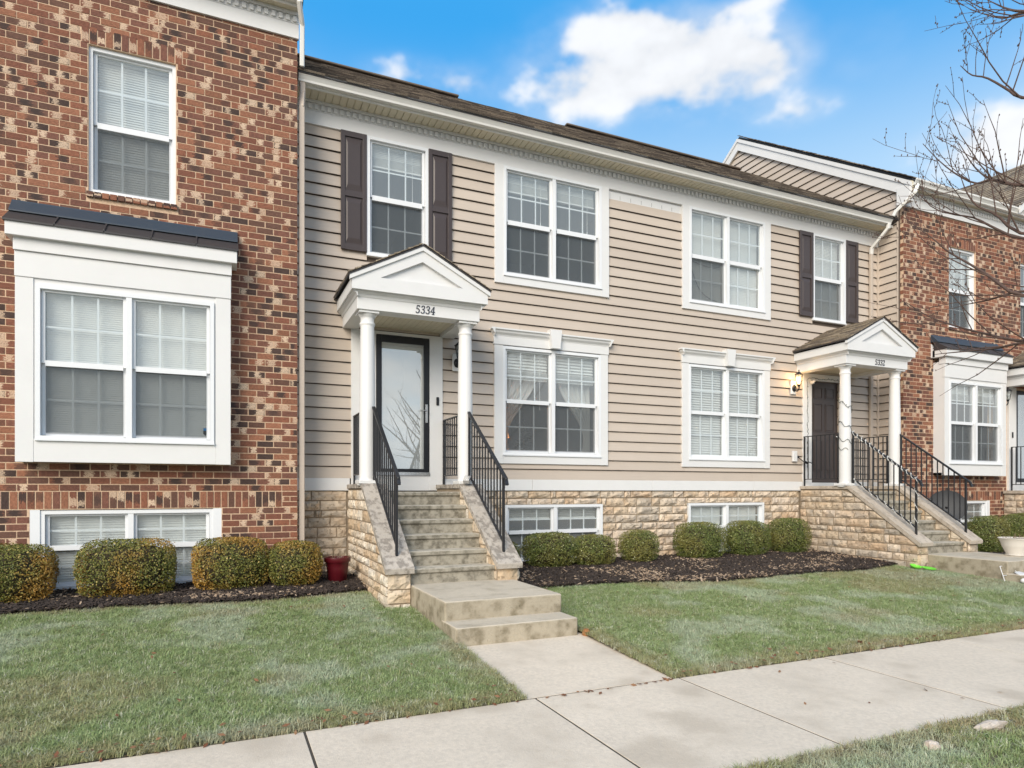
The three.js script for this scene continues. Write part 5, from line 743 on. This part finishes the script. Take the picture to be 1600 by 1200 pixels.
function shrub(label, group, x, z, w, h, dpt, boxy, cols, s1) {
  const y = lawnY(x, z) + 0.02, t = thing('shrub', label, 'shrub', [x, y, z], group);
  part(t, 'foliage', foliage(w, h, dpt, boxy, Math.round(13500 * (w * h + w * dpt * 0.5) / 0.9), cols, s1).translate(x, y, z), M.leaf);
  const gs = []; let s0 = seed; seed = s1; for (let i = 0; i < 46; i++) { const a = rr(0, 6.28), r = rr(0.3, 0.86), p = V(x + Math.cos(a) * 0.03, y, z + Math.sin(a) * 0.03), m = V(x + Math.cos(a) * r * w * 0.22, y + h * 0.35, z + Math.sin(a) * r * dpt * 0.22), e = V(x + Math.cos(a) * r * w / 2.2, y + h * rr(0.45, 0.9), z + Math.sin(a) * r * dpt / 2.2); gs.push(bar(p, m, 0.009, 0.006, 4), bar(m, e, 0.006, 0.003, 4)); } seed = s0;
  part(t, 'stems', gs, M.twig);
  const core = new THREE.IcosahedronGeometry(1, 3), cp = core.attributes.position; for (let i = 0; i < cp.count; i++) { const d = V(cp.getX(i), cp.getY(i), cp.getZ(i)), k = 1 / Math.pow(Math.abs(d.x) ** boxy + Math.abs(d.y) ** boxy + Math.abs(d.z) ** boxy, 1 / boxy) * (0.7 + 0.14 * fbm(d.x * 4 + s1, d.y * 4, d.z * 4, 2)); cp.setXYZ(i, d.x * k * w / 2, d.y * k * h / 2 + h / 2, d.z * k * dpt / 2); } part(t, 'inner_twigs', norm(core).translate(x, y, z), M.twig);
}
const SG1 = 'bronze tinged shrubs under the left brick wall', SG2 = 'green shrubs along the stone wall';
shrub('bronze tinged clipped shrub cut off by the left edge of the picture', SG1, -2.15, 0.98, 0.92, 0.62, 0.6, 4.2, C_BRONZE, 201);
shrub('wide box shaped bronze shrub in front of the left basement window', SG1, -1.0, 0.98, 0.98, 0.64, 0.6, 4.6, C_BRONZE, 202);
shrub('box shaped green and bronze shrub right of the left basement window', SG1, 0.09, 0.95, 0.84, 0.62, 0.6, 4.2, C_BRONZE, 203);
shrub('rounded bronze shrub next to the dark red flower pot', SG1, 0.83, 1.0, 0.64, 0.56, 0.58, 3.1, C_BRONZE, 204);
shrub('clipped green shrub closest to the left steps on their right side', SG2, 4.62, 0.62, 0.82, 0.53, 0.6, 3.6, C_GREEN, 205);
shrub('low clipped green shrub second from the left steps on their right side', SG2, 5.36, 0.66, 0.7, 0.48, 0.55, 3.4, C_GREEN, 206);
shrub('small round green shrub standing alone against the stone wall', SG2, 6.26, 0.62, 0.62, 0.52, 0.55, 3, C_GREEN, 207);
shrub('left shrub of the touching pair in front of the right basement window', SG2, 7.62, 0.5, 0.9, 0.63, 0.6, 3.4, C_GREEN, 208);
shrub('right shrub of the touching pair in front of the right basement window', SG2, 8.68, 0.5, 0.86, 0.63, 0.58, 3.2, C_GREEN, 209);
shrub('round green shrub closest to the stone side wall of the right steps', SG2, 9.76, 0.45, 0.8, 0.66, 0.6, 3, C_GREEN, 210);
shrub('small rounded shrub behind the right railing under the brick bay', 'shrubs by the right brick wall', 13.9, 1.55, 0.85, 0.72, 0.6, 3, C_GREEN, 211);
shrub('large rounded shrub at the right edge behind the white flower pot', 'shrubs by the right brick wall', 15.6, 1.35, 1.35, 0.74, 0.7, 3.2, C_GREEN, 212);
shrub('small green shrub half hidden behind the right coping of the left steps', SG2, 3.85, 0.55, 0.5, 0.42, 0.45, 3, C_GREEN, 213);
{ // dry grass clump behind the white pot
  const x = 13.6, z = 2.75, y = lawnY(x, z), t = thing('dry_shrub', 'leafless reddish brown twiggy shrub behind the white flower pot', 'shrub', [x, y, z]), gs = []; let s0 = seed; seed = 88;
  for (let i = 0; i < 420; i++) { const a = rr(0, 6.28), e = rr(0.25, 1.25), L = rr(0.25, 0.5), p = V(x + rr(-0.08, 0.08), y, z + rr(-0.08, 0.08)), q = V(x + Math.cos(a) * Math.cos(e) * L * 1.3, y + Math.sin(e) * L, z + Math.sin(a) * Math.cos(e) * L); gs.push(bar(p, q, 0.004, 0.0015, 3)); } seed = s0;
  part(t, 'twigs', gs, std({ color: lin(0.22, 0.12, 0.075), roughness: 0.95 }));
}

// ---------------------------------------------------------------- bare street trees
function branch(gs, buds, pts, r0, r1, depth, s) {
  for (let i = 0; i + 1 < pts.length; i++) { const a = lerp(r0, r1, i / (pts.length - 1)), b = lerp(r0, r1, (i + 1) / (pts.length - 1)); gs.push(bar(pts[i], pts[i + 1], a, b, 5)); }
  if (depth <= 0) { if (buds) for (let i = 1; i < pts.length; i++) if (rnd() < 0.8) buds.push(norm(new THREE.OctahedronGeometry(rr(0.005, 0.009)).scale(1, 1.7, 1).translate(pts[i].x + rr(-0.01, 0.01), pts[i].y + rr(-0.005, 0.015), pts[i].z + rr(-0.01, 0.01)))); return; }
  const L = pts.reduce((t, p, i) => i ? t + p.distanceTo(pts[i - 1]) : 0, 0), n = Math.max(3, Math.round(L * s));
  for (let k = 0; k < n; k++) {
    const t = 0.15 + 0.85 * (k + rnd()) / n, f = Math.min(t, 0.999) * (pts.length - 1), i = Math.floor(f), o = pts[i].clone().lerp(pts[i + 1], f - i), d = pts[i + 1].clone().sub(pts[i]).normalize();
    const side = V(rr(-1, 1), rr(-0.3, 1), rr(-1, 1)).cross(d).normalize(), dir = d.clone().multiplyScalar(0.75).addScaledVector(side, 0.8).add(V(0, 0.25, 0)).normalize(), len = rr(0.35, 0.8) * L * (1.05 - t * 0.55) * 0.55, c = [o];
    const m = depth > 1 ? 5 : 4; for (let q = 0; q < m; q++) { dir.add(V(rr(-0.18, 0.18), rr(-0.08, 0.22), rr(-0.18, 0.18))).normalize(); c.push(c[q].clone().addScaledVector(dir, len / m)); }
    const rb = lerp(r0, r1, t) * 0.55; branch(gs, buds, c, Math.max(rb, 0.0028), 0.0018, depth - 1, s);
  }
}
M.bark = std({ color: lin(0.095, 0.06, 0.047), roughness: 0.95 });
{
  let s0 = seed; seed = 303; const x = 7.5, z = 7.75, y = lawnY(x, z) - 0.01, eye = V(0, 0, 9.61);
  const t = thing('bare_tree', 'leafless street tree whose budding twigs cross the right brick house', 'tree', [x, y, z]);
  const trunk = [V(x, y - 0.05, z), V(x + 0.02, 0, z), V(x - 0.02, 1.2, z + 0.02), V(x, 2.6, z - 0.02), V(x + 0.05, 4.2, z), V(x, 5.6, z + 0.05)]; part(t, 'trunk', trunk.slice(1).map((p, i) => bar(trunk[i], p, 0.085 - i * 0.013, 0.072 - i * 0.013, 10)), M.bark);
  const limbs = [[1.05, [[6.83, 3.7, 5.01], [6.85, 3.42, 5.19], [6.86, 3.19, 5.38], [6.87, 3.06, 5.53], [6.86, 3.03, 5.68], [6.84, 2.84, 5.97]], 2.2], [1.05, [[6.86, 3.57, 5.35], [6.87, 3.2, 5.53], [6.86, 3.03, 5.68], [6.84, 2.85, 5.95]], 2.2], [0.98, [[6.86, 3.2, 5.38], [6.86, 3.01, 5.44], [6.87, 2.84, 5.53], [6.86, 2.68, 5.71], [6.84, 2.39, 5.97]], 1.9], [1.1, [[6.82, 3.19, 4.97], [6.84, 2.98, 5.11], [6.86, 2.84, 5.3], [6.87, 2.73, 5.5], [6.86, 2.57, 5.68], [6.84, 2.34, 5.97]], 1.8], [0.93, [[6.8, 2.98, 4.82], [6.84, 2.62, 5.14], [6.85, 2.48, 5.25], [6.87, 2.29, 5.45], [6.87, 2.1, 5.65], [6.84, 1.8, 5.97]], 1.3], [1.0, [[6.8, 2.05, 4.84], [6.84, 1.85, 5.06], [6.86, 1.7, 5.3], [6.87, 1.54, 5.62], [6.84, 1.39, 5.97]], 1.0], [1.08, [[6.84, 1.43, 5.13], [6.86, 1.42, 5.28], [6.87, 1.4, 5.5], [6.86, 1.38, 5.74], [6.84, 1.38, 5.95]], 1.0], [1.0, [[6.86, 4.32, 5.38], [6.87, 4.17, 5.48], [6.87, 4.07, 5.61], [6.86, 3.84, 5.81], [6.84, 3.66, 5.97]], 3.0], [0.95, [[6.87, 4.82, 5.63], [6.86, 4.61, 5.81], [6.84, 4.47, 5.97]], 3.6], [1.04, [[6.87, 4.72, 5.58], [6.86, 4.54, 5.78], [6.85, 4.48, 5.93]], 3.7], [0.97, [[6.86, 1.88, 5.38], [6.87, 1.87, 5.62], [6.84, 1.86, 5.97]], 1.3]];
  for (const [li, [k, ps, ty]] of limbs.entries()) {
    const gs = [], buds = [], pts = [V(x, ty, z), ...ps.slice().reverse().map((p) => V(...p).sub(eye).multiplyScalar(k).add(eye))], c = new THREE.CatmullRomCurve3(pts).getPoints(14); branch(gs, buds, c, 0.017, 0.0035, li === 5 || li === 6 ? 1 : 2, 2.3); part(t, 'limb', [...gs, ...buds], M.bark);
  }
  for (let i = 0; i < 9; i++) { const gs = [], a = rr(-0.6, 2.6), c = [V(x, rr(1.8, 5), z)], d = V(Math.cos(a), 0.8, Math.sin(a)).normalize(); for (let q = 0; q < 8; q++) { d.add(V(rr(-0.15, 0.15), 0.04, rr(-0.15, 0.15))).normalize(); c.push(c[q].clone().addScaledVector(d, 0.3)); } branch(gs, null, c, 0.028, 0.005, 2, 2); part(t, 'limb', gs, M.bark); }
  // street trees across the road: what the glass mirrors
  for (const [tx, tz, hgt, lb, sd] of [[8.3, 18.4, 7.5, 'bare tree across the street mirrored in the storm door', 5]]) {
    seed = 400 + sd; const y2 = -1.66, o = thing('bare_tree', lb, 'tree', [tx, y2, tz], 'bare trees across the street'); const tr = []; let p = V(tx, y2, tz); const ts = [p]; for (let i = 0; i < 7; i++) { p = p.clone().add(V(rr(-0.08, 0.08), hgt / 8, rr(-0.08, 0.08))); ts.push(p); } for (let i = 0; i < 7; i++) tr.push(bar(ts[i], ts[i + 1], 0.14 - i * 0.017, 0.123 - i * 0.017, 8)); part(o, 'trunk', tr, M.bark);
    const gs = []; for (let i = 0; i < 22; i++) { const a = rr(0, 6.28), k = rr(2, 6.9), b0 = ts[Math.floor(k)].clone().lerp(ts[Math.min(7, Math.floor(k) + 1)], k % 1), d = V(Math.cos(a), 0.75, Math.sin(a)).normalize(), c = [b0], L = (8 - k) * 0.075 * hgt * 0.5; for (let q = 0; q < 6; q++) { d.add(V(rr(-0.2, 0.2), 0.08, rr(-0.2, 0.2))).normalize(); c.push(c[q].clone().addScaledVector(d, L / 2.4)); } branch(gs, null, c, 0.05, 0.008, 2, 1.2); } part(o, 'crown', gs, M.bark);
  }
  seed = s0;
}

renderer.render(scene, camera);
